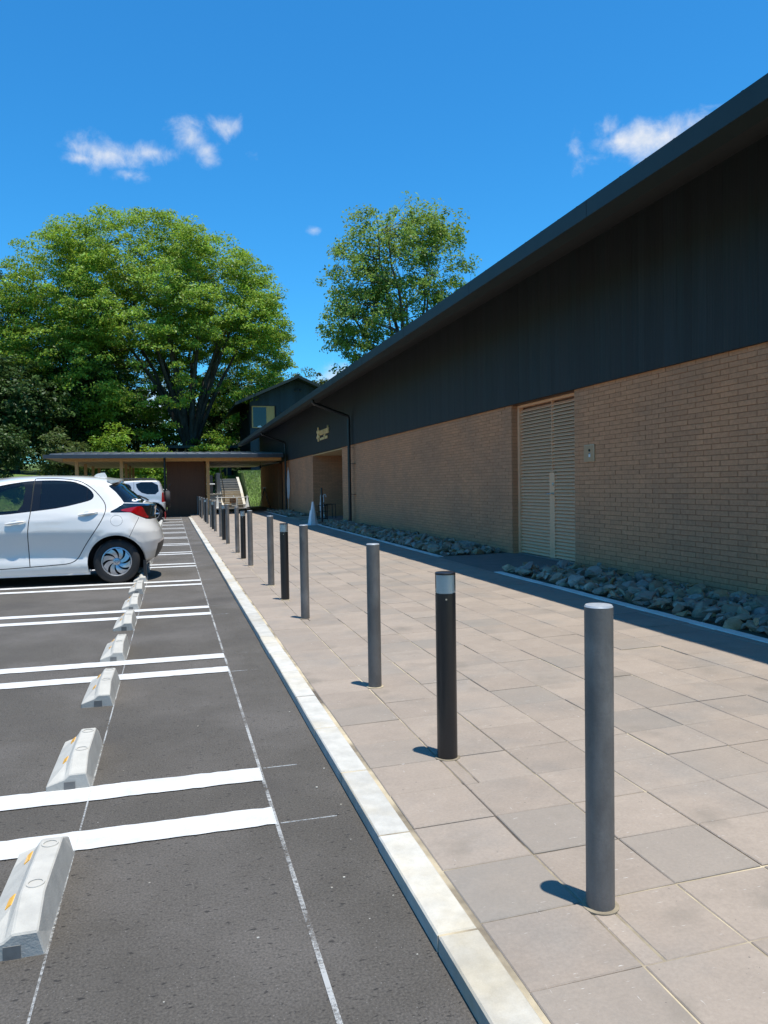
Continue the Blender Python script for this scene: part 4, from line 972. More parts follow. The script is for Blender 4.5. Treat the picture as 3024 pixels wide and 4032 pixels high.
def wheel(root, x, z, yc, s, R, rim, w, blades, style):
    """s = -1: outside faces the camera"""
    A = Matrix.Translation((x, yc, z)) @ Matrix.Rotation(PI / 2 if s < 0 else -PI / 2, 4, 'X')     # lathe axis out of the car
    pr = [(rim, w / 2 - .012), (rim + .012, w / 2), (R - .05, w / 2 + .004), (R - .018, w / 2 - .012), (R, w / 2 - .035), (R, -w / 2 + .03), (R - .02, -w / 2 + .01), (rim, -w / 2)]
    t = MB().lathe(pr, 48, mat=A, cap0=False, cap1=False).build('wheel', MT['tyre'], root, True); loc(t, root)
    d = MB().lathe([(rim + .002, w / 2 - .03), (rim + .002, w / 2 - .055), (.001, w / 2 - .06)], 36, mat=A, cap0=False, cap1=False).build('brake_disc', MT['dark_in'], t)
    q = MB().lathe([(rim + .003, w / 2 - .030), (rim + .003, w / 2 - .002), (rim - .010, w / 2 + .002), (rim - .016, w / 2 - .010)], 48, mat=A, cap0=False, cap1=False)
    for k in range(blades):
        a0 = 2 * PI * k / blades; pts0 = []; pts1 = []
        n = 6
        for i in range(n + 1):
            u = i / n; r = .042 + (rim - .014 - .042) * u
            if style == 'swirl': aw = (.42 - .05 * u) ; a = a0 + .62 * u ** 1.3; hw = .5 * (.030 + .062 * u)
            else: a = a0 + (.0 if u < .3 else 0); hw = .5 * (.03 + .035 * u)
            da = hw / r
            pts0.append((r * math.cos(a - da), r * math.sin(a - da), w / 2 - .004 + .012 * math.sin(PI * u) - .002)); pts1.append((r * math.cos(a + da), r * math.sin(a + da), w / 2 - .012 + .010 * math.sin(PI * u)))
        lo = [(p[0], p[1], p[2] - .02) for p in pts0 + pts1]
        v = pts0 + pts1 + lo; m_ = n + 1
        f = [(i, i + 1, m_ + i + 1, m_ + i) for i in range(n)] + [(2 * m_ + i, 2 * m_ + i + 1, i + 1, i) for i in range(n)] + [(m_ + i, m_ + i + 1, 3 * m_ + i + 1, 3 * m_ + i) for i in range(n)]
        q.add(v, f, 0, A)
    q.build('rim', MT['rim'], t)
    MB().lathe([(.045, w / 2 - .02), (.045, w / 2 + .004), (.032, w / 2 + .010), (.001, w / 2 + .012)], 24, mat=A, cap0=False, cap1=False).build('hub_cap', MT['rim'], t, True)
    e = MB().lathe([(.024, w / 2 + .0105), (.024, w / 2 + .0125), (.019, w / 2 + .0125), (.019, w / 2 + .0115)], 20, mat=A, cap0=False, cap1=False).build('hub_emblem', MT['fascia'], t)
def arch_well(root, x, z, R, yc, l0, l1, s):
    mb = MB(); n = 22; v = []; f = []
    for i in range(n + 1):
        a = -.35 + (PI + .7) * i / n; v += [(x + R * math.cos(a), yc + s * l1, z + R * math.sin(a)), (x + R * math.cos(a), yc + s * l0, z + R * math.sin(a))]
    for i in range(n): f.append((2 * i, 2 * i + 1, 2 * i + 3, 2 * i + 2))
    mb.add(v, f); mb.add([(x + R * math.cos(-.35 + (PI + .7) * i / n), yc + s * l0, z + R * math.sin(-.35 + (PI + .7) * i / n)) for i in range(n + 1)], [tuple(range(n + 1))])
    return loc(mb.build('wheel_well', MT['dark_in'], root), root)

# ---- white hatchback reversed into the fifth bay
def hatchback():
    YC = 11.60
    REAR = [(.2, -.36), (.30, -.22), (.42, -.15), (.55, -.13), (.68, -.16), (.80, -.22), (.88, -.245), (.98, -.235), (1.035, -.225), (1.06, -.27), (1.10, -.40), (1.19, -.50), (1.28, -.60), (1.36, -.67), (1.40, -.68), (1.43, -.80), (1.475, -1.2)]
    FRONT = [(.2, -3.9), (.3, -4.03), (.5, -4.07), (.68, -4.03), (.8, -3.92), (.9, -3.7), (.985, -3.42), (1.09, -3.2), (1.25, -2.9), (1.365, -2.65), (1.475, -2.1)]
    ROOF = [(-3.42, .985), (-3.2, 1.09), (-2.9, 1.25), (-2.65, 1.365), (-2.4, 1.425), (-2.1, 1.462), (-1.76, 1.475), (-1.3, 1.468), (-1.0, 1.452), (-.80, 1.43), (-.67, 1.395), (-.5, 1.40)]
    SIDE = [(.10, .76), (.15, .79), (.22, .812), (.29, .812), (.36, .796), (.5, .818), (.68, .846), (.72, .849), (.85, .834), (.95, .805), (1.02, .775), (1.2, .69), (1.34, .615), (1.40, .57), (1.5, .5)]
    g = math.exp
    def lf(x, z):
        ls = lerp(z, SIDE)
        ls += .042 * g(-((x + .70) / .38) ** 2 - ((z - .70) / .25) ** 2)
        ls += .022 * g(-((x + 3.29) / .45) ** 2 - ((z - .62) / .25) ** 2)
        ls -= .024 * g(-((x + 1.75) / .5) ** 2 - ((z - .50) / .15) ** 2)
        ls += .010 * g(-((z - .36 - .03 * (x + 1.8)) / .05) ** 2) * g(-((x + 2.1) / .7) ** 2)       # lower door swage
        ls += .008 * g(-((z - .925 - .10 * (x + 1.1)) / .035) ** 2) * g(-((x + .8) / .7) ** 2)        # shoulder line
        dx, dz = x + .74, z - .29; rr = math.hypot(dx, dz)
        if rr < .5: ls += .016 * g(-((rr - .375) / .05) ** 2)                                     # arch lip
        zt = lerp(x, ROOF); z1 = zt - .11
        if z > z1: ls *= math.sqrt(max(0, 1 - min(1, (z - z1) / (zt - z1)) ** 2.4))
        xr = lerp(z, REAR); D = .52 if z < 1.05 else max(.30, .52 - (z - 1.05) * .9); x1 = xr - D
        if x > x1: ls *= max(0, 1 - min(1, (x - x1) / D) ** 2.6) ** (1 / 2.3)
        xf = lerp(z, FRONT); D = .7; x1 = xf + D
        if x < x1: ls *= max(0, 1 - min(1, (x1 - x) / D) ** 2.6) ** (1 / 2.3)
        return ls
    zb = .165
    upper = [(-.40, zb)] + [(x, z) for z, x in REAR[:14]] + [(x, z) for x, z in ROOF[-2:-8:-1]] + [(-2.1, 1.462), (-2.4, 1.425), (-2.65, 1.365), (-2.9, 1.25), (-3.2, 1.09), (-3.42, .985), (-3.7, .90), (-3.92, .80), (-4.03, .68), (-4.07, .5), (-4.03, .3), (-3.9, .2), (-3.86, zb)]
    upper = [upper[0]] + smooth_poly(upper[1:-1], False, 1) + [upper[-1]]
    T = {
     'belt': [(-1.678, 1.398), (-1.466, 1.397), (-1.271, 1.378), (-1.168, 1.335), (-1.09, 1.292), (-1.034, 1.234), (-1.01, 1.18), (-1.036, 1.131), (-1.108, 1.104), (-1.417, 1.03), (-1.684, .998), (-2.149, .949), (-2.75, .918), (-2.96, .93), (-2.70, 1.155), (-2.55, 1.235), (-2.394, 1.289), (-2.175, 1.332), (-2.031, 1.362), (-1.855, 1.388)],
     'front': [(-2.03, 1.354), (-1.855, 1.374), (-1.897, .988), (-2.15, .974), (-2.75, .945), (-2.88, .95), (-2.66, 1.15), (-2.53, 1.222), (-2.392, 1.277), (-2.174, 1.321)],
     'rear': [(-1.667, 1.388), (-1.464, 1.388), (-1.278, 1.369), (-1.175, 1.326), (-1.105, 1.284), (-1.107, 1.121), (-1.23, 1.087), (-1.418, 1.046), (-1.683, 1.013)],
     'quarter': [(-1.095, 1.28), (-1.042, 1.231), (-1.02, 1.183), (-1.041, 1.144), (-1.098, 1.118)],
     'gapm': [(-1.758, 1.42), (-1.787, .983), (-1.81, .85), (-1.823, .699), (-1.825, .538), (-1.819, .378), (-1.811, .265)],
     'gapr': [(-1.753, 1.42), (-1.521, 1.424), (-1.284, 1.403), (-1.155, 1.366), (-1.029, 1.276), (-.936, 1.173), (-.879, 1.091), (-.861, 1.024), (-.867, .966), (-.905, .873), (-.968, .765), (-1.04, .658), (-1.112, .55), (-1.17, .45), (-1.21, .375), (-1.255, .323), (-1.335, .288), (-1.583, .273), (-1.805, .264), (-2.17, .248), (-2.6, .238), (-2.9, .235)],
     'red': [(-.689, .984), (-.578, 1.01), (-.425, 1.031), (-.391, 1.011), (-.358, .925), (-.311, .871), (-.345, .864), (-.448, .901), (-.53, .95), (-.62, .964)],
     'back': [(-.741, 1.352), (-.834, 1.312), (-.736, 1.221), (-.665, 1.13), (-.635, 1.082), (-.40, 1.07), (-.39, 1.105), (-.48, 1.19), (-.575, 1.27), (-.66, 1.345)],
     'hatch': [(-.801, .972), (-.718, 1.014), (-.635, 1.074), (-.406, 1.063), (-.25, 1.052), (-.20, 1.03), (-.20, .945), (-.20, .85), (-.304, .843), (-.359, .852), (-.482, .911), (-.55, .949), (-.801, .952)],
     'bump': [(-.445, .879), (-.504, .757), (-.569, .62)],
     'val': [(-.10, .557), (-.209, .503), (-.233, .412), (-.275, .245), (-.20, .20), (-.10, .366), (-.08, .489)],
     'arch': [(-1.104, .246), (-1.077, .386), (-1.011, .502), (-.904, .595), (-.749, .649), (-.59, .625), (-.488, .549), (-.421, .439), (-.392, .318), (-.394, .232), (-.394, .10), (-1.10, .10)],
    }
    T['arch'] = [(-.745 + .362 * math.cos(a), .29 + .362 * math.sin(a)) for a in [-.2 + (PI + .4) * i / 26 for i in range(27)]] + [(-1.10, .08), (-.385, .08)]
    farch = [(-3.29 + .362 * math.cos(a), .29 + .362 * math.sin(a)) for a in [-.2 + (PI + .4) * i / 20 for i in range(21)]] + [(-3.645, .08), (-2.93, .08)]
    gm = smooth_poly(T['gapm'], False, 1); gr = smooth_poly(T['gapr'], False, 2)
    rdoor = T['gapm'] + [p for p in reversed(T['gapr'][:19])]
    fdoor = T['gapm'] + [(-2.17, .248), (-2.6, .238), (-2.84, .236), (-2.9, .45), (-2.88, .75), (-2.95, .93), (-2.70, 1.17), (-2.55, 1.25), (-2.394, 1.305), (-2.175, 1.35), (-2.0, 1.385)]
    root = empty('hatchback_car', (-1.9, YC, 0)); tag(root, 'pearl white hatchback reversed into a bay, rear towards the bollards', 'car')
    bp = M_gap = MT['dark_in']
    regs = [('void', None, T['arch'], 0, 0), ('void', None, farch, 0, 0),
            ('front_side_window', MT['glass'], smooth_poly(T['front'], True, 1), .006, 0), ('rear_side_window', MT['glass_dark'], T['rear'], .006, 0), ('quarter_window', MT['glass_dark'], smooth_poly(T['quarter'], True, 1), .006, 0),
            ('door_gap', M_gap, strip(gm, .011), .006, 0), ('window_trim', MT['pillar_black'], smooth_poly(T['belt'], True, 1), .001, 0),
            ('door_gap', M_gap, strip(gr, .011), .006, 0), ('bumper_gap', M_gap, strip(T['bump'], .006), .003, 0),
            ('windscreen', MT['glass_dark'], [(-2.58, 1.39), (-2.62, 1.27), (-2.8, 1.17), (-3.1, 1.0), (-3.42, .96), (-3.45, 1.02), (-3.2, 1.2), (-2.9, 1.4)], .004, 0),
            ('tail_lamp', MT['red_lens'], smooth_poly(T['red'], True, 1), -.004, 0), ('rear_window', MT['glass_dark'], T['back'], .003, 0), ('tailgate_panel', MT['glossy_black'], T['hatch'], 0, 0),
            ('rear_valance', MT['rubber'], T['val'], 0, 0),
            ('fuel_cap_gap', M_gap, strip([(-.727 + .075 * math.cos(a), .845 + .07 * math.sin(a)) for a in [2 * PI * i / 40 for i in range(41)]], .0035), .003, 0),
            ('rear_door', MT['paint'], rdoor, 0, 0), ('front_door', MT['paint'], fdoor, 0, 0)]
    parts = shell(root, YC, lf, upper, zb, regs, ('body', MT['paint'], None, 0, 0))
    def side(x, z, s=-1): return YC + s * lf(x, z)
    for s in (-1, 1):
        for dn, (xa, za, xb, zbb) in (('rear_door', (-1.204, .929, -.956, .964)), ('front_door', (-2.089, .834, -1.839, .866))):
            dr = [o for o in parts[dn]][0 if s < 0 else 1]
            n = 9; pts = []; rr = []
            for i in range(n):
                u = i / (n - 1); x = xa + (xb - xa) * u; z = za + (zbb - za) * u; pts.append((x, side(x, z, s) + s * (.026 - .012 * abs(u - .5) ** 2 * 4), z)); rr.append(.005 + .0125 * math.sin(PI * min(1, max(.06, u * .9 + .08))))
            MB().tube(pts, rr, 10).build('door_handle', MT['paint'], dr, True)
            cx_, cz_ = (xa + xb) / 2 - .012, (za + zbb) / 2 - .002
            mb = MB(); k = 20; v = []
            for i in range(k):
                a = 2 * PI * i / k; x = cx_ + .052 * math.cos(a); z = cz_ + .034 * math.sin(a); v.append((x, side(x, z, s) + s * .0015, z))
            mb.add(v, [tuple(range(k))]); mb.build('handle_cup', MT['paint_silver'], dr)
        for x in (-.74, -3.29):
            wheel(root, x, .295, YC + s * .735, s, .298, .192, .185, 8, 'swirl'); arch_well(root, x, .29, .368, YC, .45, .80, s)
        loc(MB().box(-2.95, -1.08, YC + s * .70, YC + s * .785, .135, .20).build('side_skirt', MT['paint'], root), root)
        loc(MB().box(-.40, -.365, YC + s * .62, YC + s * .80, .07, .30).build('mud_flap', MT['rubber'], root), root)
    loc(MB().box(-3.7, -1.15, YC - .66, YC + .66, .17, .30).box(-1.15, -.40, YC - .42, YC + .42, .22, .40).build('underbody', MT['dark_in'], root), root)
    fin = MB(); pr = [(-1.076, 1.45), (-1.032, 1.487), (-.97, 1.502), (-.925, 1.505), (-.905, 1.47), (-.893, 1.435)]
    fin.prism(pr, YC - .02, YC + .02, 'y'); loc(fin.build('roof_antenna', MT['paint'], root), root)
    sp = MB()
    v = []
    for t in [i / 10 for i in range(11)]:
        y = YC - .56 + 1.12 * t; c = 1 - (2 * t - 1) ** 2
        v += [(-.86, y, 1.395 + .04 * c), (-.71 + .03 * c, y, 1.392 + .022 * c), (-.70 + .03 * c, y, 1.368 + .022 * c), (-.80, y, 1.345 + .03 * c)]
    f = [(4 * i + a, 4 * i + (a + 1) % 4, 4 * i + 4 + (a + 1) % 4, 4 * i + 4 + a) for i in range(10) for a in range(4)] + [(0, 1, 2, 3), (40, 43, 42, 41)]
    sp.add(v, f); loc(sp.build('roof_spoiler', MT['paint'], root, True), root)
    loc(MB().tube([(-.34, YC, 1.10), (-.37, YC - .05, 1.125), (-.46, YC - .3, 1.17)], .012, 6).build('rear_wiper', MT['rubber'], root), root)
    bl = MB()
    for (x, z, a, b) in ((-.50, 1.112, .038, .02), (-.445, 1.112, .02, .014)):
        bl.add([(x + a * math.cos(t), side(x + a * math.cos(t), z + b * math.sin(t)) - .003, z + b * math.sin(t)) for t in [2 * PI * i / 16 for i in range(16)]], [tuple(range(16))])
    loc(bl.build('window_sticker', MT['white_plastic'], root), root)
    for x, s0 in ((-2.15, -1), (-2.15, 1), (-1.25, 0)):
        w = .24 if s0 else .56; yc = YC + s0 * .36
        mb = MB(); mb.box(x - .25, x + .25, yc - w, yc + w, .32, .5); mb.prism([(x + .12, .48), (x + .30, .48), (x + .40, 1.02), (x + .32, 1.06), (x + .26, 1.02)], yc - w, yc + w, 'y'); mb.box(x + .31, x + .41, yc - w * .5, yc + w * .5, 1.07, 1.22)
        loc(mb.build('seat', MT['seat'], root), root)
    loc(MB().box(-3.1, -2.75, YC - .65, YC + .65, .5, .92).build('dashboard', MT['seat'], root), root)
hatchback()
# ---- silver off-roader farther along
def offroader():
    YC = 31.10
    REAR = [(.38, -.26), (.74, -.24), (.8, -.27), (1.1, -.30), (1.45, -.40), (1.58, -.47), (1.63, -.6)]
    FRONT = [(.38, -3.5), (.7, -3.56), (.95, -3.5), (1.03, -2.9), (1.08, -2.62), (1.5, -2.2), (1.62, -2.0)]
    ROOF = [(-3.5, .95), (-2.9, 1.03), (-2.62, 1.08), (-2.2, 1.52), (-2.0, 1.60), (-1.2, 1.635), (-.6, 1.63), (-.45, 1.60), (-.3, 1.5)]
    SIDE = [(.3, .70), (.5, .735), (.8, .74), (1.0, .73), (1.1, .715), (1.52, .63), (1.62, .6)]
    def lf(x, z):
        ls = lerp(z, SIDE); zt = lerp(x, ROOF); z1 = zt - .07
        ls += .03 * math.exp(-((math.hypot(x + .70, z - .34) - .44) / .06) ** 2)
        if z > z1: ls *= math.sqrt(max(0, 1 - min(1, (z - z1) / (zt - z1)) ** 3))
        xr = lerp(z, REAR); D = .16
        if x > xr - D: ls *= max(0, 1 - min(1, (x - xr + D) / D) ** 3) ** (1 / 3)
        xf = lerp(z, FRONT); D = .3
        if x < xf + D: ls *= max(0, 1 - min(1, (xf + D - x) / D) ** 3) ** (1 / 3)
        return ls
    upper = [(-.26, .38), (-.24, .74), (-.27, .8), (-.30, 1.1), (-.40, 1.45), (-.47, 1.58), (-.6, 1.63), (-1.2, 1.635), (-2.0, 1.60), (-2.2, 1.52), (-2.62, 1.08), (-2.9, 1.03), (-3.5, .95), (-3.56, .7), (-3.5, .38)]
    root = empty('offroad_car', (-1.9, YC, 0)); tag(root, 'boxy silver off-road car with rear spare wheel parked farther along the row', 'car')
    arch = lambda x: [(x + .43 * math.cos(a), .34 + .43 * math.sin(a)) for a in [-.1 + (PI + .2) * i / 16 for i in range(17)]] + [(x - .43, .2), (x + .43, .2)]
    win = smooth_poly([(-1.33, 1.54), (-.54, 1.545), (-.48, 1.07), (-1.06, 1.08), (-1.30, 1.30)], True, 1)
    fwin = smooth_poly([(-1.50, 1.50), (-2.05, 1.48), (-2.45, 1.09), (-1.48, 1.10)], True, 2)
    regs = [('void', None, arch(-.70), 0, 0), ('void', None, arch(-2.95), 0, 0), ('rear_side_window', MT['glass_dark'], win, .008, 0), ('front_side_window', MT['glass_dark'], fwin, .008, 0),
            ('door_gap', MT['dark_in'], strip([(-1.40, 1.55), (-1.40, 1.1), (-1.36, .8), (-1.36, .42)], .012), .006, 0),
            ('tail_lamp', MT['red_lens'], [(-.40, .78), (-.26, .78), (-.28, 1.14), (-.38, 1.14)], -.005, 0), ('windscreen', MT['glass_dark'], [(-2.15, 1.52), (-2.60, 1.06), (-2.66, 1.1), (-2.25, 1.56)], .003, 0),
            ('bumper', MT['paint_silver'], [(-.52, .38), (-.2, .36), (-.2, .735), (-.47, .735)], -.03, 0)]
    shell(root, YC, lf, upper, .38, regs, ('body', MT['paint_silver'], None, 0, 0), .06)
    for s in (-1, 1):
        for x in (-.70, -2.95): wheel(root, x, .34, YC + s * .63, s, .34, .21, .18, 5, 'star'); arch_well(root, x, .34, .44, YC, .38, .70, s)
        loc(MB().tube([(-2.0, YC + s * .5, 1.62), (-1.9, YC + s * .5, 1.68), (-.72, YC + s * .5, 1.68), (-.6, YC + s * .5, 1.64)], .022, 8).build('roof_rail', MT['rubber'], root, True), root)
        loc(MB().box(-.30, -.26, YC + s * .5, YC + s * .7, .12, .4).build('mud_flap', MT['red_lens'], root), root)
    A = Matrix.Translation((-.17, YC, .88)) @ Matrix.Rotation(PI / 2, 4, 'Y')
    t = loc(MB().lathe([(.2, -.07), (.3, -.09), (.33, -.06), (.33, .06), (.3, .09), (.2, .07), (.001, .05)], 32, mat=A).build('spare_wheel', MT['tyre'], root, True), root)
    loc(MB().tube([(-.12, YC - .1, 1.15), (-.10, YC - .1, 1.42), (-.05, YC - .15, 1.44)], .02, 6).build('rear_underview_mirror', MT['black_metal'], root), root)
    loc(MB().box(-2.4, -1.2, YC - .6, YC + .6, .34, .5).box(-1.2, -.3, YC - .36, YC + .36, .34, .6).box(-3.3, -2.4, YC - .36, YC + .36, .34, .6).build('underbody', MT['dark_in'], root), root)
offroader()
# ------------------------------------------------------------------ trees and shrubs
def leaves(cents, outd, n_per, rad, size, mat, name, flat=.4, up=.6):
    """clumps of kite-shaped leaves: cents (K,3) clump centres, outd (K,3) outward directions"""
    K = len(cents); N = K * n_per
    c = np.repeat(cents, n_per, 0); od = np.repeat(outd, n_per, 0)
    rr = np.repeat(RNG.uniform(.65, 1.3, K), n_per)
    off = RNG.normal(0, 1, (N, 3)); off /= np.linalg.norm(off, axis=1, keepdims=True); off *= (RNG.random((N, 1)) ** .45); off[:, 2] *= flat
    p = c + off * rad * rr[:, None]; p[:, 2] -= .25 * rad * (off[:, 0] ** 2 + off[:, 1] ** 2)
    nrm = od * .5 + np.array([0, 0, up]) + RNG.normal(0, .55, (N, 3)); nrm /= np.linalg.norm(nrm, axis=1, keepdims=True)
    a = RNG.normal(0, 1, (N, 3)) + od * .6; a -= nrm * (a * nrm).sum(1, keepdims=True); a /= np.linalg.norm(a, axis=1, keepdims=True)
    b = np.cross(nrm, a); s = size * RNG.uniform(.6, 1.35, (N, 1))
    v = np.stack([p - a * s * .5, p + b * s * .30 + nrm * s * .04, p + a * s * .6 - nrm * s * .10, p - b * s * .30 + nrm * s * .04], 1).reshape(-1, 3)
    f = np.arange(N * 4).reshape(-1, 4)
    return raw_mesh(name, v, f, mat)
def crown_points(n, cen, rad, shell=.35, zmin=None, skip=None, lump=.12, pw=2.):
    out = []; ph = RNG.uniform(0, 6, 6)
    while len(out) < n:
        d = RNG.normal(0, 1, 3); d /= np.linalg.norm(d)
        r = RNG.random() ** shell / (abs(d[0]) ** pw + abs(d[1]) ** pw + abs(d[2]) ** pw) ** (1 / pw)
        r *= 1 + lump * (math.sin(3 * d[0] + ph[0] + 2 * d[2]) + math.sin(4 * d[1] + ph[1]) * .7 + math.sin(7 * d[0] + 5 * d[2] + ph[2]) * .5 + math.sin(9 * d[1] - 6 * d[2] + ph[3]) * .4)
        p = np.array(cen) + d * r * np.array(rad)
        if zmin is not None and p[2] < zmin: continue
        if skip is not None and skip(p): continue
        out.append(p)
    return np.array(out)
def limbs(mb, base, cen, rad, targets, r0, nmain, fork, rng, bend=.35, elr=(.85, 1.35), br=.55, tmin=-9):
    """main limbs from the fork point out through the crown, then branches to a share of the clumps"""
    base = Vector(base); fk = Vector(fork)
    mains = []
    d0 = [(Vector(t) - fk) for t in targets]
    az = [math.atan2(d.y, d.x) for d in d0]
    mb.tube([base + Vector((0, 0, -.3)), base + Vector((0, 0, .5)), base.lerp(fk, .5), fk], [r0 * 1.35, r0 * 1.1, r0, r0 * .95], 12)
    for k in range(nmain):
        a = 2 * PI * (k + rng.uniform(-.3, .3)) / nmain; el = rng.uniform(*elr)
        ext = Vector((math.cos(a) * math.cos(el), math.sin(a) * math.cos(el), math.sin(el)))
        tgt = fk + ext * (cen[2] - fk.z + rng.uniform(.1, .5) * (cen[2] - fk.z)) * 1.05
        q = tgt - Vector(cen); e = math.sqrt((q.x / rad[0]) ** 2 + (q.y / rad[1]) ** 2 + (q.z / rad[2]) ** 2)
        if e > .82: tgt = Vector(cen) + q * (.82 / e)
        st = fk + Vector((math.cos(a), math.sin(a), 0)) * r0 * .4 - Vector((0, 0, rng.uniform(.0, .25) * (fk.z - base.z)))
        pts = []
        for i in range(9):
            u = i / 8; p = st.lerp(tgt, u); p += Vector((math.cos(a), math.sin(a), 0)) * bend * (u * u - u) * 3 + Vector((rng.gauss(0, .10), rng.gauss(0, .10), 0)) * u
            pts.append(p)
        rs = [r0 * .50 * (1 - u / 8 * .78) for u in range(9)]; mb.tube(pts, rs, 7); mains.append((pts, rs))
    for t in targets:
        t = Vector(t); best = None
        if t.z < tmin: continue
        for pts, rs in mains:
            for i in range(2, 9):
                d = (pts[i] - t); c = d.length + max(0, pts[i].z - t.z) * 1.5
                if best is None or c < best[0]: best = (c, pts[i], rs[i])
        s, r = best[1], best[2] * br; mid = s.lerp(t, .5) + Vector((rng.gauss(0, .25), rng.gauss(0, .25), -.12 * (t - s).length * .3 + rng.uniform(0, .3)))
        mb.tube([s, s.lerp(mid, .5), mid, mid.lerp(t, .5), t], [r, r * .85, r * .65, r * .42, r * .15], 5, cap=False)
def tree(name, label, cat, base, cen, rad, nclump, nleaf, crad, lsize, mat, r0, nmain, fork_h, seed, group=None, shell=.35, zmin=None, skip=None, lump=.12, flat=.4, branch_share=.3, bend=.35, up=.6, pw=2., extra=(), elr=(.85, 1.35), br=.55, tmin=-9):
    rng = random.Random(seed)
    root = empty(name, base); tag(root, label, cat, group)
    pts = crown_points(nclump, cen, rad, shell, zmin, skip, lump, pw)
    for (c2, r2, n2) in extra: pts = np.concatenate([pts, crown_points(n2, c2, r2, shell, zmin, skip, lump, pw)])
    pts = pts[RNG.permutation(len(pts))]
    outd = pts - np.array(cen); outd /= np.linalg.norm(outd, axis=1, keepdims=True) + 1e-6
    mb = MB(); fk = (base[0], base[1], base[2] + fork_h)
    limbs(mb, base, cen, rad, [tuple(p) for p in pts[:int(nclump * branch_share)]], r0, nmain, fk, rng, bend, elr, br, tmin)
    loc(mb.build('trunk', MT['bark'], root, True), root)
    loc(link('crown', leaves(pts, outd, nleaf, crad, lsize, mat, 'crown', flat, up), root), root)
    return root
def z0(x, y): return hill(x, y)
def zk_skip(p):
    h = math.hypot(p[0] - 1.5, p[1] - 64)
    return (p[2] < 4.6 + .06 * h) or (p[2] < 12 and h < 5.2 + .35 * (p[2] - 5) and RNG.random() < .95) or (p[2] < 11.5 and p[1] < 65 and abs(p[0] - .9) < 1.8 + .5 * (p[2] - 4) and RNG.random() < .52) or (math.sin(.95 * p[0] + 1) + math.sin(1.05 * p[1] + 2) + math.sin(1.25 * p[2] + .6 * p[0]) < -.75 and RNG.random() < .8)
tree('zelkova_tree', 'huge spreading broadleaf tree with a broad dome crown behind the canopy', 'tree', (1.5, 64, z0(1.5, 64)), (-1.55, 64, 13.1), (11.4, 9.2, 9.6), 2800, 105, .86, .175, MT['leaf_zelkova'], .52, 17, 2.4, 3, shell=.30, skip=zk_skip, lump=.018, flat=.36, branch_share=.16, bend=.5, pw=2.25, elr=(1.0, 1.42), br=.26, tmin=11.5)
tree('open_tree', 'airy grey-green tree with sky gaps rising behind the brick building roof', 'tree', (14.2, 44, .1), (12.3, 44, 13.2), (4.0, 4.0, 4.7), 390, 62, .52, .16, MT['leaf_grey'], .34, 7, 5.5, 5, shell=.42, lump=.10, flat=.75, branch_share=.40, bend=.2, extra=(((15.0, 44, 16.4), (2.7, 2.5, 1.9), 110), ((10.2, 44, 10.2), (1.7, 1.8, 2.2), 60), ((13.6, 44, 9.0), (2.4, 2.4, 1.8), 30)))
tree('slender_tree', 'small yellow-green tree at the right edge of the airy tree', 'tree', (16.9, 44.5, .1), (17.0, 44.5, 12.6), (1.5, 1.5, 2.9), 60, 70, .5, .16, MT['leaf_bright'], .14, 4, 7, 6, shell=.5, lump=.15, flat=.7, branch_share=.5)
# lower trees at the right, behind the house
tree('rounded_tree', 'pale green tree crown just behind the gabled house roof', 'tree', (11.5, 71, z0(11.5, 71)), (11.9, 71, 8.6), (3.6, 3.2, 4.0), 150, 80, .75, .2, MT['leaf_olive'], .25, 5, 3, 8)
tree('roadside_tree', 'leafy tree crown showing between the big dome tree and the airy tree', 'tree', (13.2, 70.5, 2.6), (15.6, 70.5, 8.4), (3.0, 2.8, 3.6), 120, 80, .7, .19, MT['leaf_dark'], .22, 5, 2.5, 9)
# dark wood behind, left
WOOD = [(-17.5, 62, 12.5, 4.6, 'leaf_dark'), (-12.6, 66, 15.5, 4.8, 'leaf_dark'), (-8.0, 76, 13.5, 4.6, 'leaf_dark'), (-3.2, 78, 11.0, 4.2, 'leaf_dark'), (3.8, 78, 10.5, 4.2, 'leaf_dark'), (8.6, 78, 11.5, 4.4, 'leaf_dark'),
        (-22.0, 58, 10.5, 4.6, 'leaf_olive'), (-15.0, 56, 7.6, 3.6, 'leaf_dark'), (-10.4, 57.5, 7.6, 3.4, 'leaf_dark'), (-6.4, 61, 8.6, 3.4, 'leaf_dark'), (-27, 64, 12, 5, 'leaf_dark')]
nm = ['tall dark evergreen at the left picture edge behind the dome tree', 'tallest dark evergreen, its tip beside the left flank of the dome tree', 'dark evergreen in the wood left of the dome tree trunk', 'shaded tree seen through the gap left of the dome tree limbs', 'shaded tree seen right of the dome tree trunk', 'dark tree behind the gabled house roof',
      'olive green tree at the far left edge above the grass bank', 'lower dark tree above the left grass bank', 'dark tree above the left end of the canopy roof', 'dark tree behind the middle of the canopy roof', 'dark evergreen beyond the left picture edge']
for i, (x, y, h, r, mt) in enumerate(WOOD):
    b = z0(x, y); tree('woodland_tree', nm[i], 'tree', (x, y, b), (x, y, b + h * .60), (r, r, h * .46), 300, 62, .85, .24, MT[mt], .26, 5, h * .22, 20 + i, 'trees of the wood behind the canopy', shell=.4, lump=.12, flat=.5, branch_share=.15)
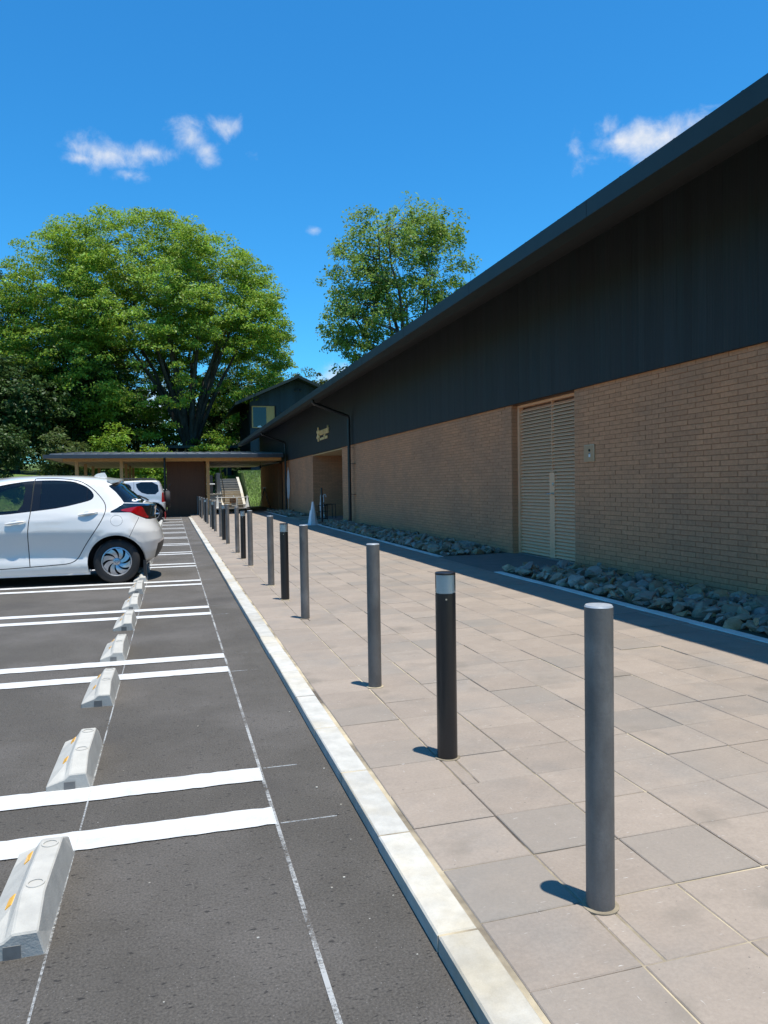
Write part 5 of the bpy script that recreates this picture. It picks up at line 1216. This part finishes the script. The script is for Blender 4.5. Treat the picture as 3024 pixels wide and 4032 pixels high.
SHR = [(-13.3, 47.2, 3.6, 1.9, 'leaf_bright', 'bright green shrub on the grass bank at the left picture edge'), (-3.9, 54.5, 4.0, 1.5, 'leaf_bright', 'bright green young maple behind the left part of the canopy roof'), (-1.2, 54.2, 2.7, 1.5, 'leaf_zelkova', 'sunlit shrub behind the middle of the canopy roof'),
       (2.9, 57.8, 4.3, 1.6, 'leaf_zelkova', 'sunlit shrub right of the dome tree trunk'), (-6.8, 53.5, 3.6, 1.7, 'leaf_olive', 'olive shrub behind the left end of the canopy roof'), (-10.2, 50.5, 3.8, 2.0, 'leaf_dark', 'dark shrub on the bank left of the canopy'), (-16.2, 49.5, 4.4, 2.4, 'leaf_zelkova', 'green bush on the bank behind the bright left shrub')]
for i, (x, y, h, r, mt, lab) in enumerate(SHR):
    b = z0(x, y); tree('leafy_shrub', lab, 'shrub', (x, y, b), (x, y, b + h * .55), (r, r, h * .5), 110, 60, .5, .17, MT[mt], .08, 4, h * .15, 50 + i, 'shrubs on the bank', shell=.45, lump=.15, flat=.5, branch_share=.3)
def undergrowth():
    P = np.stack([RNG.uniform(-42, 11, 900), RNG.uniform(66, 80, 900), RNG.uniform(2.2, 6.5, 900)], 1); P = P[(np.abs(P[:, 0] - 1.5) > 2.5) | (P[:, 1] > 70)]
    Q = np.stack([RNG.uniform(-40, -11, 420), RNG.uniform(52, 60, 420), RNG.uniform(1.8, 4.6, 420)], 1); P = np.concatenate([P, Q])
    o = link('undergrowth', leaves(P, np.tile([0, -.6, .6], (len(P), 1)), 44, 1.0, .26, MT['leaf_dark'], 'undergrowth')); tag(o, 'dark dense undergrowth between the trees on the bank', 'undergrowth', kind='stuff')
undergrowth()
def far_wood():
    P = np.stack([RNG.uniform(-75, 60, 1500), RNG.uniform(84, 98, 1500), RNG.uniform(2, 11, 1500)], 1); P[:, 2] += 2.5 * np.sin(P[:, 0] * .21) + 1.2 * np.sin(P[:, 0] * .6)
    P = P[(P[:, 2] < 12)]
    o = link('distant_wood', leaves(P, np.tile([0, -1., .3], (len(P), 1)), 46, 1.6, .42, MT['leaf_dark'], 'distant_wood')); tag(o, 'dark distant wood closing the view behind the trees', 'wood', kind='stuff')
far_wood()
def wood_ring():      # the trees that stand round the car park behind the camera
    a = RNG.uniform(math.radians(95), math.radians(445 - 40), 1500); a = a[(a > math.radians(120)) & (a < math.radians(395))]
    r = RNG.uniform(62, 78, len(a)); P = np.stack([r * np.cos(a), r * np.sin(a) + 4, RNG.uniform(.5, 11, len(a))], 1); P[:, 2] += 1.8 * np.sin(a * 17) + 1.2 * np.sin(a * 41)
    P = P[(P[:, 1] < 38)]; P = P[~((P[:, 0] > 4) & (P[:, 1] > 0))]
    od = -P / np.linalg.norm(P, axis=1, keepdims=True)
    o = link('surrounding_wood', leaves(P, od, 36, 2.2, .75, MT['leaf_dark'], 'surrounding_wood')); tag(o, 'green wood surrounding the car park behind the viewer', 'wood', kind='stuff')
wood_ring()
def grass():
    n = 16000; P = []
    while len(P) < n:
        u = random.random()
        if u < .62: x, y = random.uniform(4.5, 6.6), random.uniform(47.7, 58)
        elif u < .7: x, y = random.uniform(1.2, 3.2), random.uniform(53, 58)
        else: x, y = random.uniform(-16, -6), random.uniform(40, 52)
        z = hill(x, y)
        if z > .0: P.append((x, y, z))
    P = np.array(P); N = len(P); a = RNG.uniform(0, 2 * PI, N); h = RNG.uniform(.06, .2, N); w = .012
    d = np.stack([np.cos(a), np.sin(a), np.zeros(N)], 1); t = RNG.normal(0, .06, (N, 3)); t[:, 2] = h
    v = np.stack([P - d * w, P + d * w, P + t], 1).reshape(-1, 3)
    o = link('grass', raw_mesh('grass', v, np.arange(N * 3).reshape(-1, 3), MT['blade'])); tag(o, 'short green grass growing on the banks', 'grass', kind='stuff')
grass()
